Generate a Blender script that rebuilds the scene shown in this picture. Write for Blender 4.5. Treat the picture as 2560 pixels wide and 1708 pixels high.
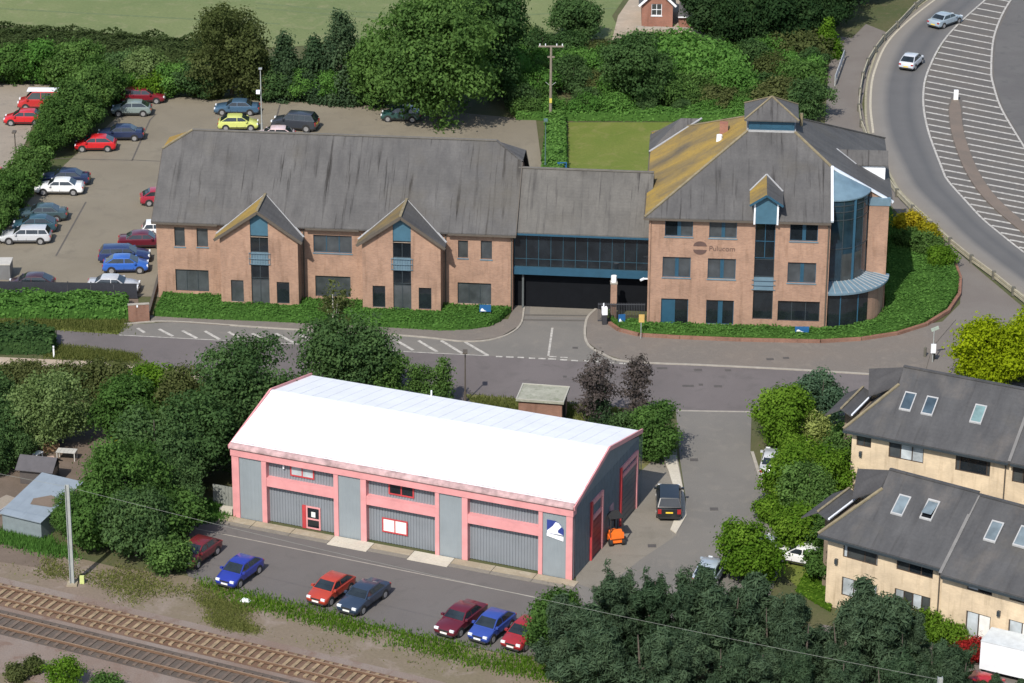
import bpy, math, random
import numpy as np
from mathutils import Matrix, Vector
R = math.radians
for o in list(bpy.data.objects): bpy.data.objects.remove(o)
SC = bpy.context.scene
COL = SC.collection

# ------------------------------------------------------------------ camera
W, H = 2560, 1708                       # the photograph's pixel grid
F = 7800.; TH = R(22.5); D0 = 255.7; ROLL = R(0.3)
CP = np.array([0, -D0*math.cos(TH), D0*math.sin(TH)])
fw = np.array([0, math.cos(TH), -math.sin(TH)]); rt = np.array([1., 0, 0]); up = np.cross(rt, fw)
rt, up = rt*math.cos(ROLL)+up*math.sin(ROLL), up*math.cos(ROLL)-rt*math.sin(ROLL)
cd = bpy.data.cameras.new('camera'); cam = bpy.data.objects.new('camera', cd); COL.objects.link(cam)
cd.sensor_width = 36; cd.lens = F/W*36; cd.clip_start = 1; cd.clip_end = 3000
cam.matrix_world = Matrix(((rt[0], up[0], -fw[0], CP[0]), (rt[1], up[1], -fw[1], CP[1]), (rt[2], up[2], -fw[2], CP[2]), (0, 0, 0, 1)))
SC.camera = cam
# ------------------------------------------------------------------ light
SUN_EL = 46; SHADOW_AZ = 69
wd = bpy.data.worlds.new('World'); SC.world = wd; wd.use_nodes = True
nt = wd.node_tree; bg = nt.nodes['Background']
sky = nt.nodes.new('ShaderNodeTexSky'); sky.sky_type = 'NISHITA'; sky.sun_disc = False
sky.sun_elevation = R(SUN_EL); sky.air_density = 1.0; sky.dust_density = 1.2
sdir = np.array([-math.cos(R(SHADOW_AZ)), -math.sin(R(SHADOW_AZ))])      # towards the sun
sky.sun_rotation = math.atan2(sdir[0], sdir[1])
nt.links.new(sky.outputs[0], bg.inputs[0]); bg.inputs[1].default_value = 0.13
sd = bpy.data.lights.new('sun', 'SUN'); sd.energy = 3.8; sd.angle = R(0.55); sd.color = (1, .95, .87)
sun = bpy.data.objects.new('sun', sd); COL.objects.link(sun)
sv = Vector((sdir[0]*math.cos(R(SUN_EL)), sdir[1]*math.cos(R(SUN_EL)), math.sin(R(SUN_EL))))
sun.rotation_euler = sv.to_track_quat('Z', 'Y').to_euler(); sun.location = (-40, -60, 80)
vs = SC.view_settings; vs.view_transform = 'Standard'; vs.look = 'None'; vs.exposure = 0.45; vs.gamma = 1

# ------------------------------------------------------------------ pixel to place
def ray(px, py): return fw*F+rt*(px-W/2)-up*(py-H/2)
def G(px, py, z=0.):
    d = ray(px, py); t = (z-CP[2])/d[2]; return CP+d*t
def GP(pts, z=0.): return [tuple(G(x, y, z)) for x, y in pts]
class Frame:
    def __init__(s, A, B):
        A = np.array(A, float); B = np.array(B, float); s.o = np.array([A[0], A[1], 0.]); u = B-A; u[2] = 0
        s.L = np.linalg.norm(u); s.u = u/s.L; s.v = np.array([-s.u[1], s.u[0], 0.]); s.ang = math.atan2(s.u[1], s.u[0])
    def w(s, a, b, z=0.): return s.o+s.u*a+s.v*b+np.array([0, 0, z])
    def fp(s, px, py, b=0.):
        d = ray(px, py); o = s.o+s.v*b; t = ((o-CP)@s.v)/(d@s.v); p = CP+d*t; return (p-s.o)@s.u, p[2]
    def loc(s, p): q = np.array(p)-s.o; return q@s.u, q@s.v
    def g(s, px, py, z=0.): return s.loc(G(px, py, z))
    def rect(s, x0, y0, x1, y1, b=0.):
        a0, z1 = s.fp(x0, y0, b); a1, _ = s.fp(x1, y0, b); _, z0 = s.fp(x0, y1, b); return a0, a1, z0, z1

# ------------------------------------------------------------------ materials
def nodes(m):
    m.use_nodes = True; n = m.node_tree; n.nodes.clear()
    out = n.nodes.new('ShaderNodeOutputMaterial'); b = n.nodes.new('ShaderNodeBsdfPrincipled'); n.links.new(b.outputs[0], out.inputs[0])
    return n, b
def mix(n, fac, a, b, blend='MIX'):
    x = n.nodes.new('ShaderNodeMix'); x.data_type = 'RGBA'; x.blend_type = blend
    for i, v in ((0, fac), (6, a), (7, b)):
        if isinstance(v, (int, float)): x.inputs[i].default_value = v
        elif isinstance(v, tuple): x.inputs[i].default_value = (*v[:3], 1)
        else: n.links.new(v, x.inputs[i])
    return x.outputs[2]
def coords(n, kind='pos', scale=(1, 1, 1)):
    if kind == 'pos': o = n.nodes.new('ShaderNodeNewGeometry').outputs['Position']
    else: o = n.nodes.new('ShaderNodeTexCoord').outputs['Object']
    m = n.nodes.new('ShaderNodeMapping'); m.inputs['Scale'].default_value = scale; n.links.new(o, m.inputs[0]); return m.outputs[0]
def noise(n, vec, scale, detail=4, rough=.55, dist=0.):
    x = n.nodes.new('ShaderNodeTexNoise'); x.inputs['Scale'].default_value = scale; x.inputs['Detail'].default_value = detail
    x.inputs['Roughness'].default_value = rough; x.inputs['Distortion'].default_value = dist; n.links.new(vec, x.inputs['Vector']); return x.outputs[0]
def ramp(n, fac, lo, hi):
    x = n.nodes.new('ShaderNodeMapRange'); x.inputs[1].default_value = lo; x.inputs[2].default_value = hi; n.links.new(fac, x.inputs[0]); return x.outputs[0]
def bump(n, b, h, strength=.3, dist=.05):
    x = n.nodes.new('ShaderNodeBump'); x.inputs['Strength'].default_value = strength; x.inputs['Distance'].default_value = dist
    n.links.new(h, x.inputs['Height']); n.links.new(x.outputs[0], b.inputs['Normal'])
MATS = {}
def flat(name, col, rough=.6, metal=0., var=.12, vscale=2., spec=.5, bmp=0.):
    """one colour with a little wear"""
    if name in MATS: return MATS[name]
    m = bpy.data.materials.new(name); n, b = nodes(m)
    v = noise(n, coords(n), vscale, 5, .6)
    c = mix(n, ramp(n, v, .3, .7), tuple(x*(1-var) for x in col), tuple(min(1, x*(1+var)) for x in col))
    n.links.new(c, b.inputs['Base Color']); b.inputs['Roughness'].default_value = rough; b.inputs['Metallic'].default_value = metal
    b.inputs['Specular IOR Level'].default_value = spec
    if bmp: bump(n, b, noise(n, coords(n), 30, 4), bmp)
    MATS[name] = m; return m
def ground_mat(name, c1, c2, c3=None, s1=.12, s2=1.5, fine=9., bmp=.25, rough=.95):
    """two large tones, a patchy third one and a fine grain"""
    m = bpy.data.materials.new(name); n, b = nodes(m); p = coords(n)
    c = mix(n, ramp(n, noise(n, p, s1, 5, .6, .4), .38, .62), c1, c2)
    if c3: c = mix(n, ramp(n, noise(n, p, s2, 6, .65, .6), .52, .72), c, c3)
    g = noise(n, p, fine, 3, .7)
    c = mix(n, 1., c, mix(n, g, (.72, .72, .72), (1.25, 1.25, 1.25)), 'MULTIPLY')
    n.links.new(c, b.inputs['Base Color']); b.inputs['Roughness'].default_value = rough; b.inputs['Specular IOR Level'].default_value = .25
    bump(n, b, g, bmp, .06); MATS[name] = m; return m
def brick_mat(name, c1, c2, mortar, scale=1.):
    m = bpy.data.materials.new(name); n, b = nodes(m)
    tc = n.nodes.new('ShaderNodeTexCoord'); sx = n.nodes.new('ShaderNodeSeparateXYZ'); n.links.new(tc.outputs['Object'], sx.inputs[0])
    ad = n.nodes.new('ShaderNodeMath'); ad.operation = 'ADD'; n.links.new(sx.outputs[0], ad.inputs[0]); n.links.new(sx.outputs[1], ad.inputs[1])
    cx = n.nodes.new('ShaderNodeCombineXYZ'); n.links.new(ad.outputs[0], cx.inputs[0]); n.links.new(sx.outputs[2], cx.inputs[1])
    br = n.nodes.new('ShaderNodeTexBrick'); n.links.new(cx.outputs[0], br.inputs[0]); br.inputs['Scale'].default_value = scale
    br.inputs['Brick Width'].default_value = .225; br.inputs['Row Height'].default_value = .075; br.inputs['Mortar Size'].default_value = .008
    br.inputs['Color1'].default_value = (*c1, 1); br.inputs['Color2'].default_value = (*c2, 1); br.inputs['Mortar'].default_value = (*mortar, 1)
    p = coords(n, 'obj'); v = noise(n, p, .5, 6, .65, .5)
    c = mix(n, 1., br.outputs[0], mix(n, ramp(n, v, .3, .7), (.78, .77, .77), (1.16, 1.14, 1.12)), 'MULTIPLY')
    v2 = noise(n, coords(n, 'obj', (1.6, 1.6, .22)), 1.5, 4, .6)
    c = mix(n, 1., c, mix(n, ramp(n, v2, .52, .74), (1, 1, 1), (.74, .72, .70)), 'MULTIPLY')
    n.links.new(c, b.inputs['Base Color']); b.inputs['Roughness'].default_value = .9; b.inputs['Specular IOR Level'].default_value = .2
    bump(n, b, br.outputs['Fac'], -.2, .01); MATS[name] = m; return m
def slate_mat(name, base, dark, streak=.5, lichen=0., lich_col=(.42, .25, .03), along='x', ang=0.):
    """slates; dark run-off streaks follow the slope, lichen in patches"""
    m = bpy.data.materials.new(name); n, b = nodes(m)
    sc = (2.6, .11, .11) if along == 'x' else (.11, 2.6, .11)
    p = coords(n, 'obj')
    c = mix(n, ramp(n, noise(n, p, .35, 5, .6), .3, .7), tuple(x*.88 for x in base), tuple(x*1.12 for x in base))
    st = noise(n, coords(n, 'obj', sc), 1.3, 5, .62, .2)
    pt = noise(n, p, .22, 3, .5)
    ma = n.nodes.new('ShaderNodeMath'); ma.operation = 'MULTIPLY'; n.links.new(ramp(n, st, .55, .66), ma.inputs[0]); n.links.new(ramp(n, pt, .30, .56), ma.inputs[1])
    mb_ = n.nodes.new('ShaderNodeMath'); mb_.operation = 'MULTIPLY'; n.links.new(ma.outputs[0], mb_.inputs[0]); mb_.inputs[1].default_value = streak
    c = mix(n, mb_.outputs[0], c, dark)
    c = mix(n, 1., c, mix(n, ramp(n, noise(n, coords(n, 'obj', (1.1, .35, .35) if along == 'x' else (.35, 1.1, .35)), .9, 6, .7), .35, .68), (.80, .79, .78), (1.14, 1.12, 1.08)), 'MULTIPLY')
    c = mix(n, ramp(n, noise(n, p, .16, 5, .6), .52, .75), c, (.086, .079, .068))
    if lichen > 0:
        l1 = noise(n, coords(n, 'obj', (.5, .12, .5) if along == 'x' else (.12, .5, .5)), .62, 6, .6, .3)
        c = mix(n, ramp(n, l1, .60-lichen*.42, .90-lichen*.42), c, lich_col)
        l2 = noise(n, p, 3., 5, .7); c = mix(n, ramp(n, l2, .55, .8), c, base)
    wv = n.nodes.new('ShaderNodeTexWave'); wv.bands_direction = 'Z'; wv.inputs['Scale'].default_value = 1.6; wv.inputs['Distortion'].default_value = .3; wv.inputs['Detail'].default_value = 1
    n.links.new(coords(n, 'obj'), wv.inputs[0])
    f = noise(n, coords(n, 'obj', (2.2, 2.2, 3.5)), 2.2, 3, .8)
    c = mix(n, 1., c, mix(n, f, (.78, .78, .78), (1.2, 1.2, 1.2)), 'MULTIPLY')
    n.links.new(c, b.inputs['Base Color']); b.inputs['Roughness'].default_value = .8; b.inputs['Specular IOR Level'].default_value = .3
    bump(n, b, wv.outputs[0], .25, .02); MATS[name] = m; return m
def glass_mat(name, col, rough=.06, spec=.6):
    m = bpy.data.materials.new(name); n, b = nodes(m)
    v = noise(n, coords(n), .8, 3); c = mix(n, ramp(n, v, .3, .7), tuple(x*.6 for x in col), tuple(x*1.3 for x in col))
    n.links.new(c, b.inputs['Base Color']); b.inputs['Roughness'].default_value = rough; b.inputs['Specular IOR Level'].default_value = spec
    MATS[name] = m; return m
def leaf_mat(name, dark, light, trans=.40):
    """leaf colour runs between two tones by a value stored on each leaf"""
    if name in MATS: return MATS[name]
    m = bpy.data.materials.new(name); m.use_nodes = True; n = m.node_tree; n.nodes.clear()
    out = n.nodes.new('ShaderNodeOutputMaterial'); at = n.nodes.new('ShaderNodeAttribute'); at.attribute_name = 'tint'
    oi = n.nodes.new('ShaderNodeObjectInfo')
    c = mix(n, at.outputs['Fac'], dark, light)
    c = mix(n, 1., c, mix(n, oi.outputs['Random'], (.82, .86, .8), (1.2, 1.12, 1.15)), 'MULTIPLY')
    d = n.nodes.new('ShaderNodeBsdfDiffuse'); t = n.nodes.new('ShaderNodeBsdfTranslucent')
    n.links.new(c, d.inputs[0]); n.links.new(mix(n, 1., c, (1.1, 1.25, .6), 'MULTIPLY'), t.inputs[0])
    x = n.nodes.new('ShaderNodeMixShader'); x.inputs[0].default_value = trans; n.links.new(d.outputs[0], x.inputs[1]); n.links.new(t.outputs[0], x.inputs[2])
    n.links.new(x.outputs[0], out.inputs[0]); MATS[name] = m; return m

# ------------------------------------------------------------------ mesh helpers
class MB:
    def __init__(s): s.v = []; s.f = []
    def add(s, vs, fs):
        k = len(s.v); s.v += [tuple(map(float, p)) for p in vs]; s.f += [tuple(i+k for i in f) for f in fs]; return s
    def quad(s, *p): return s.add(p, [tuple(range(len(p)))])
    def box(s, x0, x1, y0, y1, z0, z1):
        return s.add([(x0, y0, z0), (x1, y0, z0), (x1, y1, z0), (x0, y1, z0), (x0, y0, z1), (x1, y0, z1), (x1, y1, z1), (x0, y1, z1)],
                     [(0, 3, 2, 1), (4, 5, 6, 7), (0, 1, 5, 4), (1, 2, 6, 5), (2, 3, 7, 6), (3, 0, 4, 7)])
    def prism(s, poly, z0, z1):
        n = len(poly); ar = sum(poly[i][0]*poly[(i+1) % n][1]-poly[(i+1) % n][0]*poly[i][1] for i in range(n))
        if ar < 0: poly = poly[::-1]
        return s.add([(p[0], p[1], z0) for p in poly]+[(p[0], p[1], z1) for p in poly],
                     [tuple(range(n))[::-1], tuple(range(n, 2*n))]+[(i, (i+1) % n, n+(i+1) % n, n+i) for i in range(n)])
    def bar(s, p, q, w, h=None, upv=(0, 0, 1)):
        """a rectangular bar from p to q, w wide and h high, centred on the line"""
        h = h or w; p = np.array(p, float); q = np.array(q, float); d = q-p; d /= max(np.linalg.norm(d), 1e-9)
        u = np.cross(d, np.array(upv, float))
        if np.linalg.norm(u) < 1e-4: u = np.cross(d, np.array([1., 0, 0]))
        u /= np.linalg.norm(u); t = np.cross(u, d)
        c = [(-1, -1), (1, -1), (1, 1), (-1, 1)]
        return s.add([e+u*a*w/2+t*b_*h/2 for e in (p, q) for a, b_ in c], [(3, 2, 1, 0), (4, 5, 6, 7), (0, 1, 5, 4), (1, 2, 6, 5), (2, 3, 7, 6), (3, 0, 4, 7)])
    def tube(s, p, q, r0, r1=None, n=8):
        r1 = r0 if r1 is None else r1; p = np.array(p, float); q = np.array(q, float); d = q-p; d /= max(np.linalg.norm(d), 1e-9)
        u = np.cross(d, [0, 0, 1.] if abs(d[2]) < .9 else [1., 0, 0]); u /= np.linalg.norm(u); t = np.cross(d, u)
        vs_ = [e+(u*math.cos(k*2*math.pi/n)+t*math.sin(k*2*math.pi/n))*r for e, r in ((p, r0), (q, r1)) for k in range(n)]
        return s.add(vs_, [tuple(range(n))[::-1], tuple(range(n, 2*n))]+[(i, (i+1) % n, n+(i+1) % n, n+i) for i in range(n)])
    def panel(s, m, a0, a1, z0, z1, holes=(), depth=.18):
        """a wall face with rectangular openings and their reveals; m(a, z, d) maps to space, d = depth behind the face"""
        holes = [(max(a0, h[0]), min(a1, h[1]), max(z0, h[2]), min(z1, h[3])) for h in holes]
        xs = sorted({a0, a1, *[h[0] for h in holes], *[h[1] for h in holes]}); zs = sorted({z0, z1, *[h[2] for h in holes], *[h[3] for h in holes]})
        for x, X in zip(xs, xs[1:]):
            for z, Z in zip(zs, zs[1:]):
                cx, cz = (x+X)/2, (z+Z)/2
                if not any(h[0] < cx < h[1] and h[2] < cz < h[3] for h in holes): s.quad(m(x, z, 0), m(X, z, 0), m(X, Z, 0), m(x, Z, 0))
        for x, X, z, Z in holes:
            s.quad(m(x, z, 0), m(x, Z, 0), m(x, Z, depth), m(x, z, depth)); s.quad(m(X, Z, 0), m(X, z, 0), m(X, z, depth), m(X, Z, depth))
            s.quad(m(X, z, 0), m(x, z, 0), m(x, z, depth), m(X, z, depth)); s.quad(m(x, Z, 0), m(X, Z, 0), m(X, Z, depth), m(x, Z, depth))
        return s
    def build(s, name, mat, parent=None, smooth=False):
        me = bpy.data.meshes.new(name); me.from_pydata(s.v, [], s.f); me.validate()
        if mat: me.materials.append(mat)
        if smooth: me.shade_smooth()
        return link(name, me, parent)
def link(name, data, parent=None):
    o = bpy.data.objects.new(name, data); COL.objects.link(o)
    if parent: o.parent = parent
    return o
def tag(o, label=None, cat=None, group=None, kind=None):
    for k, v in (('label', label), ('category', cat), ('group', group), ('kind', kind)):
        if v: o[k] = v
    return o
def thing(name, label, cat, loc=(0, 0, 0), rz=0., group=None):
    o = link(name, None); o.location = loc; o.rotation_euler = (0, 0, rz); o.empty_display_size = .5; return tag(o, label, cat, group)
def copy_tree(o, parent=None):
    c = o.copy(); COL.objects.link(c); c.parent = parent
    for ch in o.children: copy_tree(ch, c)
    return c
def struct(name, mb, m, parent=None):
    o = mb.build(name, m, parent)
    if not parent: o['kind'] = 'structure'
    return o
def sheet(name, px, m, z=0., parent=None):
    mb = MB(); p = GP(px); p = [(q[0], q[1], z) for q in p]
    n = len(p); ar = sum(p[i][0]*p[(i+1) % n][1]-p[(i+1) % n][0]*p[i][1] for i in range(n))
    if ar < 0: p = p[::-1]
    mb.quad(*p); return struct(name, mb, m, parent)
def strip(line, w, z=0.):
    """ribbon of width w metres along ground points"""
    mb = MB(); p = [np.array(q[:2]) for q in line]; L = []
    for i in range(len(p)):
        d = p[min(i+1, len(p)-1)]-p[max(i-1, 0)]; d /= np.linalg.norm(d); nn = np.array([-d[1], d[0]]); L.append((p[i]+nn*w/2, p[i]-nn*w/2))
    for (a, b), (c, d) in zip(L, L[1:]): mb.quad((*b, z), (*d, z), (*c, z), (*a, z))
    return mb
def smooth_line(pts, n=6):
    """Catmull-Rom through points"""
    P = [np.array(p, float) for p in pts]; P = [2*P[0]-P[1]]+P+[2*P[-1]-P[-2]]; o = []
    for i in range(1, len(P)-2):
        for k in range(n):
            t = k/n; a, b, c, d = P[i-1:i+3]
            o.append(.5*((2*b)+(c-a)*t+(2*a-5*b+4*c-d)*t*t+(3*b-a-3*c+d)*t**3))
    o.append(P[-2]); return o
rng = np.random.default_rng(7)
random.seed(7)

# ------------------------------------------------------------------ palette
M_ground = ground_mat('rough_ground', (.060, .075, .028), (.085, .085, .038), (.11, .095, .055))
M_field = ground_mat('crop_field', (.150, .175, .072), (.118, .150, .058), (.185, .190, .095), .06, .5, 3.)
M_lawn = ground_mat('lawn', (.108, .142, .024), (.128, .152, .030), (.165, .165, .050), .25, .5, 4.)
M_carpark = ground_mat('car_park_tarmac', (.178, .155, .116), (.202, .177, .134), (.160, .140, .108), .10, .5, 12.)
M_lot = ground_mat('pale_concrete', (.24, .205, .165), (.27, .23, .185), (.20, .175, .145), .2, .8, 10.)
M_road = ground_mat('purple_tarmac', (.118, .104, .102), (.142, .126, .124), (.108, .098, .095), .10, .5, 14.)
M_layby = ground_mat('grey_tarmac', (.165, .155, .140), (.150, .142, .130), (.185, .17, .15), .2, .8, 12.)
M_pave = ground_mat('pavement_tarmac', (.165, .142, .122), (.155, .138, .122), (.19, .165, .14), .2, .9, 10.)
M_path = ground_mat('footway_tarmac', (.150, .132, .118), (.165, .148, .132), None, .25, .9, 10.)
M_yard = ground_mat('yard_tarmac', (.118, .108, .102), (.130, .120, .114), (.11, .102, .097), .12, .6, 14.)
M_fore = ground_mat('forecourt_concrete', (.185, .168, .140), (.21, .19, .16), (.165, .15, .125), .25, .9, 10.)
M_conc = ground_mat('apron_concrete', (.33, .28, .20), (.28, .235, .17), (.38, .34, .27), .5, 1.2, 9.)
M_paleconc = ground_mat('new_concrete', (.50, .46, .38), (.46, .42, .35), None, .5, 1.2, 9.)
M_gravel = ground_mat('gravel_drive', (.36, .29, .22), (.31, .26, .20), (.40, .33, .26), .3, 1., 8.)
M_scrub = ground_mat('dry_scrub', (.185, .142, .110), (.160, .132, .088), (.24, .195, .165), .10, .45, 5., .5)
M_ballast = ground_mat('ballast', (.185, .135, .108), (.215, .175, .150), (.155, .100, .075), .15, .7, 9., .7)
M_soil = ground_mat('bare_soil', (.12, .092, .07), (.15, .115, .09), None, .4, 1.5, 8.)
M_white = flat('road_paint', (.37, .352, .32), .85, var=.38, vscale=3)
M_kerb = flat('kerb_concrete', (.30, .275, .235), .9, var=.15, vscale=2)
M_kerb2 = flat('mossy_kerb', (.27, .245, .17), .9, var=.2, vscale=2)

# ------------------------------------------------------------------ ground
g = MB(); S = 420; N = 28
def gz(x, y): return -.03
g.quad((-S, -S, -.03), (S, -S, -.03), (S, S+500, -.03), (-S, S+500, -.03)); struct('ground', g, M_ground)
sheet('field', [(-900, 95), (0, 62), (300, 85), (520, 105), (700, 120), (900, 100), (1300, 105), (1560, 95), (1530, 40), (1600, -60), (2300, -700), (-1500, -700)], M_field, -.005)
sheet('car_park', [(345, 238), (640, 252), (940, 262), (1340, 300), (1358, 440), (1290, 600), (600, 640), (420, 660), (400, 742), (-120, 735), (-120, 690), (0, 590), (100, 470), (180, 395), (285, 300)], M_carpark, 0.)
sheet('side_lot', [(-300, 205), (125, 212), (75, 330), (30, 430), (-60, 560), (-300, 640)], M_lot, 0.)
sheet('lawn', [(1420, 306), (1690, 306), (1700, 470), (1300, 470), (1418, 425)], M_lawn, .0)
for (ax, ay), (bx_, by_) in (((640, 8), (960, 34)), ((640, 20), (960, 46)), ((-400, -2), (700, 60)), ((1280, 40), (1540, 20))):
    strip([G(ax, ay), G((ax+bx_)/2, (ay+by_)/2+1), G(bx_, by_)], .5, .002).build('tramline', flat('tramline_green', (.108, .138, .054), .95, var=.2), bpy.data.objects['field'])
road = sheet('main_road', [(60, 816), (154, 826), (300, 834), (500, 842), (700, 850), (1000, 870), (1200, 884), (1530, 902), (1760, 914), (2000, 926), (2260, 942), (2600, 960), (2600, 1060), (1900, 1030),
       (1878, 1031), (1692, 1027), (1560, 1035), (1300, 1030), (1100, 1010), (800, 990), (480, 950), (348, 896), (150, 868), (60, 860)], M_road, .0)
sheet('lay_by', [(296, 838), (312, 812), (430, 806), (700, 824), (1020, 842), (1165, 855), (1250, 845), (1300, 816), (1312, 766), (1300, 700), (1500, 700), (1492, 772), (1466, 801), (1466, 856), (1505, 885), (1568, 906), (1567, 912), (1220, 890), (1020, 880), (750, 861)], M_layby, .008)
sheet('footpath', [(-100, 893), (0, 893), (220, 903), (480, 928), (520, 950), (300, 935), (0, 912), (-100, 910)], M_gravel, .006)
sheet('footway', [(2078, 90), (2130, 95), (2165, 60), (2215, 80), (2170, 180), (2155, 260), (2170, 340), (2215, 440), (2250, 500), (2340, 585), (2560, 770), (2620, 850), (2560, 900), (2400, 950), (2300, 945), (2310, 850), (2400, 760), (2405, 690), (2380, 640), (2250, 540), (2190, 470), (2060, 340), (2070, 200)], M_path, -.003)
# pavement slabs of tarmac, a step above the road
def slab(name, px, m, z1, z0=-.02):
    return struct(name, MB().prism([(q[0], q[1]) for q in GP(px)], z0, z1), m)
slab('pavement', [(375, 790), (378, 806), (430, 806), (700, 823), (1020, 841), (1165, 854), (1250, 844), (1299, 815), (1311, 766), (1290, 760), (1270, 800), (1200, 800)], M_pave, .06)
slab('pavement', [(1466, 801), (1467, 855), (1506, 884), (1569, 904), (1760, 912), (2000, 924), (2260, 940), (2312, 935), (2330, 870), (2390, 800), (2300, 815), (2200, 840), (2050, 850), (1800, 845), (1600, 838), (1520, 800), (1500, 775), (1490, 773)], M_pave, .06)
for pts, w in (([(311, 811), (430, 805), (700, 823), (1020, 841), (1165, 855), (1250, 845), (1299, 816), (1311, 767)], .16),
               ([(1491, 772), (1466, 801), (1466, 856), (1505, 885), (1568, 905), (1760, 914), (2000, 926), (2260, 942)], .2)):
    ln = [q[:2] for q in smooth_line(GP(pts), 5)]; mb = MB(); st = strip(ln, w, .075)
    struct('kerb', MB().add([(x, y, .085) for x, y, z in st.v]+[(x, y, -.02) for x, y, z in st.v], [f for f in st.f]+[tuple(i+len(st.v) for i in f)[::-1] for f in st.f]+[(f[i], f[i]+len(st.v), f[(i+1) % 4]+len(st.v), f[(i+1) % 4]) for f in st.f for i in range(4)]), M_kerb)
# white paint: every bar is a piece of the lay-by or road
def paint(name, p, q, w, parent, z=.014):
    return strip([G(*p), G(*q)], w, z).build(name, M_white, parent)
bars = [(344, 821, 362, 832), (397, 823, 432, 841), (456, 827, 492, 846), (512, 828, 549, 849), (571, 830, 611, 852), (631, 834, 674, 856), (690, 834, 734, 857), (750, 838, 795, 861), (809, 841, 854, 865), (868, 844, 914, 869), (927, 846, 974, 873), (986, 849, 1033, 876), (1046, 852, 1093, 880), (1103, 852, 1156, 884), (1163, 856, 1220, 889)]
for x0, y0, x1, y1 in bars: paint('hatch_stripe', (x0, y0), (x1, y1), .28, road)
for a, b in (((298, 838), (450, 846)), ((450, 846), (750, 861)), ((750, 861), (1020, 880)), ((1020, 880), (1222, 890))): paint('edge_line', a, b, .12, road, .012)
for x0, x1, y in ((1240, 1256, 892), (1265, 1284, 893), (1294, 1310, 894), (1322, 1338, 896), (1346, 1364, 897), (1370, 1390, 898), (1400, 1418, 900), (1428, 1445, 902), (1460, 1476, 903), (1490, 1505, 905), (1520, 1535, 907), (1548, 1563, 909)):
    paint('give_way_dash', (x0, y), (x1, y+.6), .25, road, .02)
for x0, x1, y in ((1373, 1391, 892), (1401, 1419, 894)): paint('give_way_dash', (x0, y), (x1, y+.6), .2, road, .02)
paint('centre_line', (1381, 820), (1371, 890), .18, road, .016)
for x, y, w_ in ((1655, 921, 34), (1745, 925, 26), (1925, 900, 24), (1965, 897, 20), (1720, 965, 36), (1795, 966, 26), (1752, 962, 14), (1438, 870, 18), (1412, 942, 12), (1280, 944, 0), (1820, 926, 20)):
    if w_: q = G(x, y); k = w_/80; MB().box(q[0]-k, q[0]+k, q[1]-.2, q[1]+.2, .0, .075 if y < 912 and x > 1500 else .012).build('manhole_cover', flat('iron_cover', (.075, .068, .064), .8), road)
for a, b in (((330, 400), (410, 404)), ((110, 396), (330, 401)), ((330, 402), (375, 300)), ((375, 300), (390, 285)), ((215, 505), (140, 640)), ((700, 262), (690, 300)), ((1290, 690), (1495, 700))):
    strip([G(*a), G(*b)], .16, .006).build('tar_joint', flat('tar', (.085, .075, .065), .9), bpy.data.objects['car_park'])
for y in (788, 800): strip([G(1312 if y < 795 else 1300, y), G(1490 if y < 795 else 1466, y+2)], .35, .013).build('drain_joint', flat('drain', (.10, .09, .08), .9), road)
strip([G(1325, 778), G(1487, 781)], 2.4, .011).build('ramp_patch', M_fore, road)
# ------------------------------------------------------------------ curved dual carriageway
def between(name, Lp, Rp, m, z, n=8):
    Ls = smooth_line([G(*p) for p in Lp], n); Rs = smooth_line([G(*p) for p in Rp], n); k = min(len(Ls), len(Rs)); mb = MB(); A = []
    for i in range(k):
        for j in range(9): t = j/8; q = Ls[i]*(1-t)+Rs[i]*t; mb.v.append((q[0], q[1], z)); A.append(t)
    for i in range(k-1):
        for j in range(8): a = i*9+j; mb.f.append((a, a+1, a+10, a+9))
    o = struct(name, mb, m); at = o.data.attributes.new('across', 'FLOAT', 'POINT'); at.data.foreach_set('value', A); return o
m = bpy.data.materials.new('worn_carriageway'); n, b = nodes(m); at = n.nodes.new('ShaderNodeAttribute'); at.attribute_name = 'across'
cr = n.nodes.new('ShaderNodeValToRGB'); n.links.new(at.outputs['Fac'], cr.inputs[0]); e = cr.color_ramp.elements
e[0].position = 0; e[0].color = (.205, .180, .140, 1); e[1].position = 1; e[1].color = (.125, .120, .115, 1)
for p_, c_ in ((.10, (.19, .17, .145)), (.28, (.175, .162, .145)), (.42, (.095, .093, .092)), (.62, (.105, .102, .10)), (.75, (.088, .087, .087)), (.9, (.12, .115, .11))): q_ = e.new(p_); q_.color = (*c_, 1)
gn = noise(n, coords(n), 10, 4, .7); bg_ = noise(n, coords(n), .35, 4, .6)
c_ = mix(n, 1., cr.outputs[0], mix(n, gn, (.8, .8, .8), (1.18, 1.18, 1.18)), 'MULTIPLY'); c_ = mix(n, 1., c_, mix(n, bg_, (.86, .86, .86), (1.1, 1.1, 1.1)), 'MULTIPLY')
n.links.new(c_, b.inputs['Base Color']); b.inputs['Roughness'].default_value = .9; bump(n, b, gn, .2, .03); M_carr = m
LK = [(2420, -60), (2320, 0), (2218, 88), (2176, 176), (2164, 256), (2174, 340), (2226, 440), (2256, 486), (2325, 550), (2393, 614), (2462, 670), (2556, 738), (2680, 830)]
LW = [(2440, -60), (2337, 0), (2231, 91), (2187, 176), (2176, 256), (2183, 333), (2238, 436), (2268, 482), (2337, 546), (2405, 608), (2474, 664), (2568, 730), (2690, 815)]
RW = [(2540, -60), (2463, 0), (2370, 88), (2322, 172), (2308, 242), (2319, 322), (2355, 421), (2370, 452), (2414, 502), (2455, 546), (2500, 584), (2556, 628), (2680, 720)]
HW = [(2590, -60), (2527, 0), (2487, 84), (2478, 172), (2484, 215), (2505, 275), (2557, 362), (2600, 430), (2700, 560)]
carr = between('carriageway', LK, RW, M_carr, .0)
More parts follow.
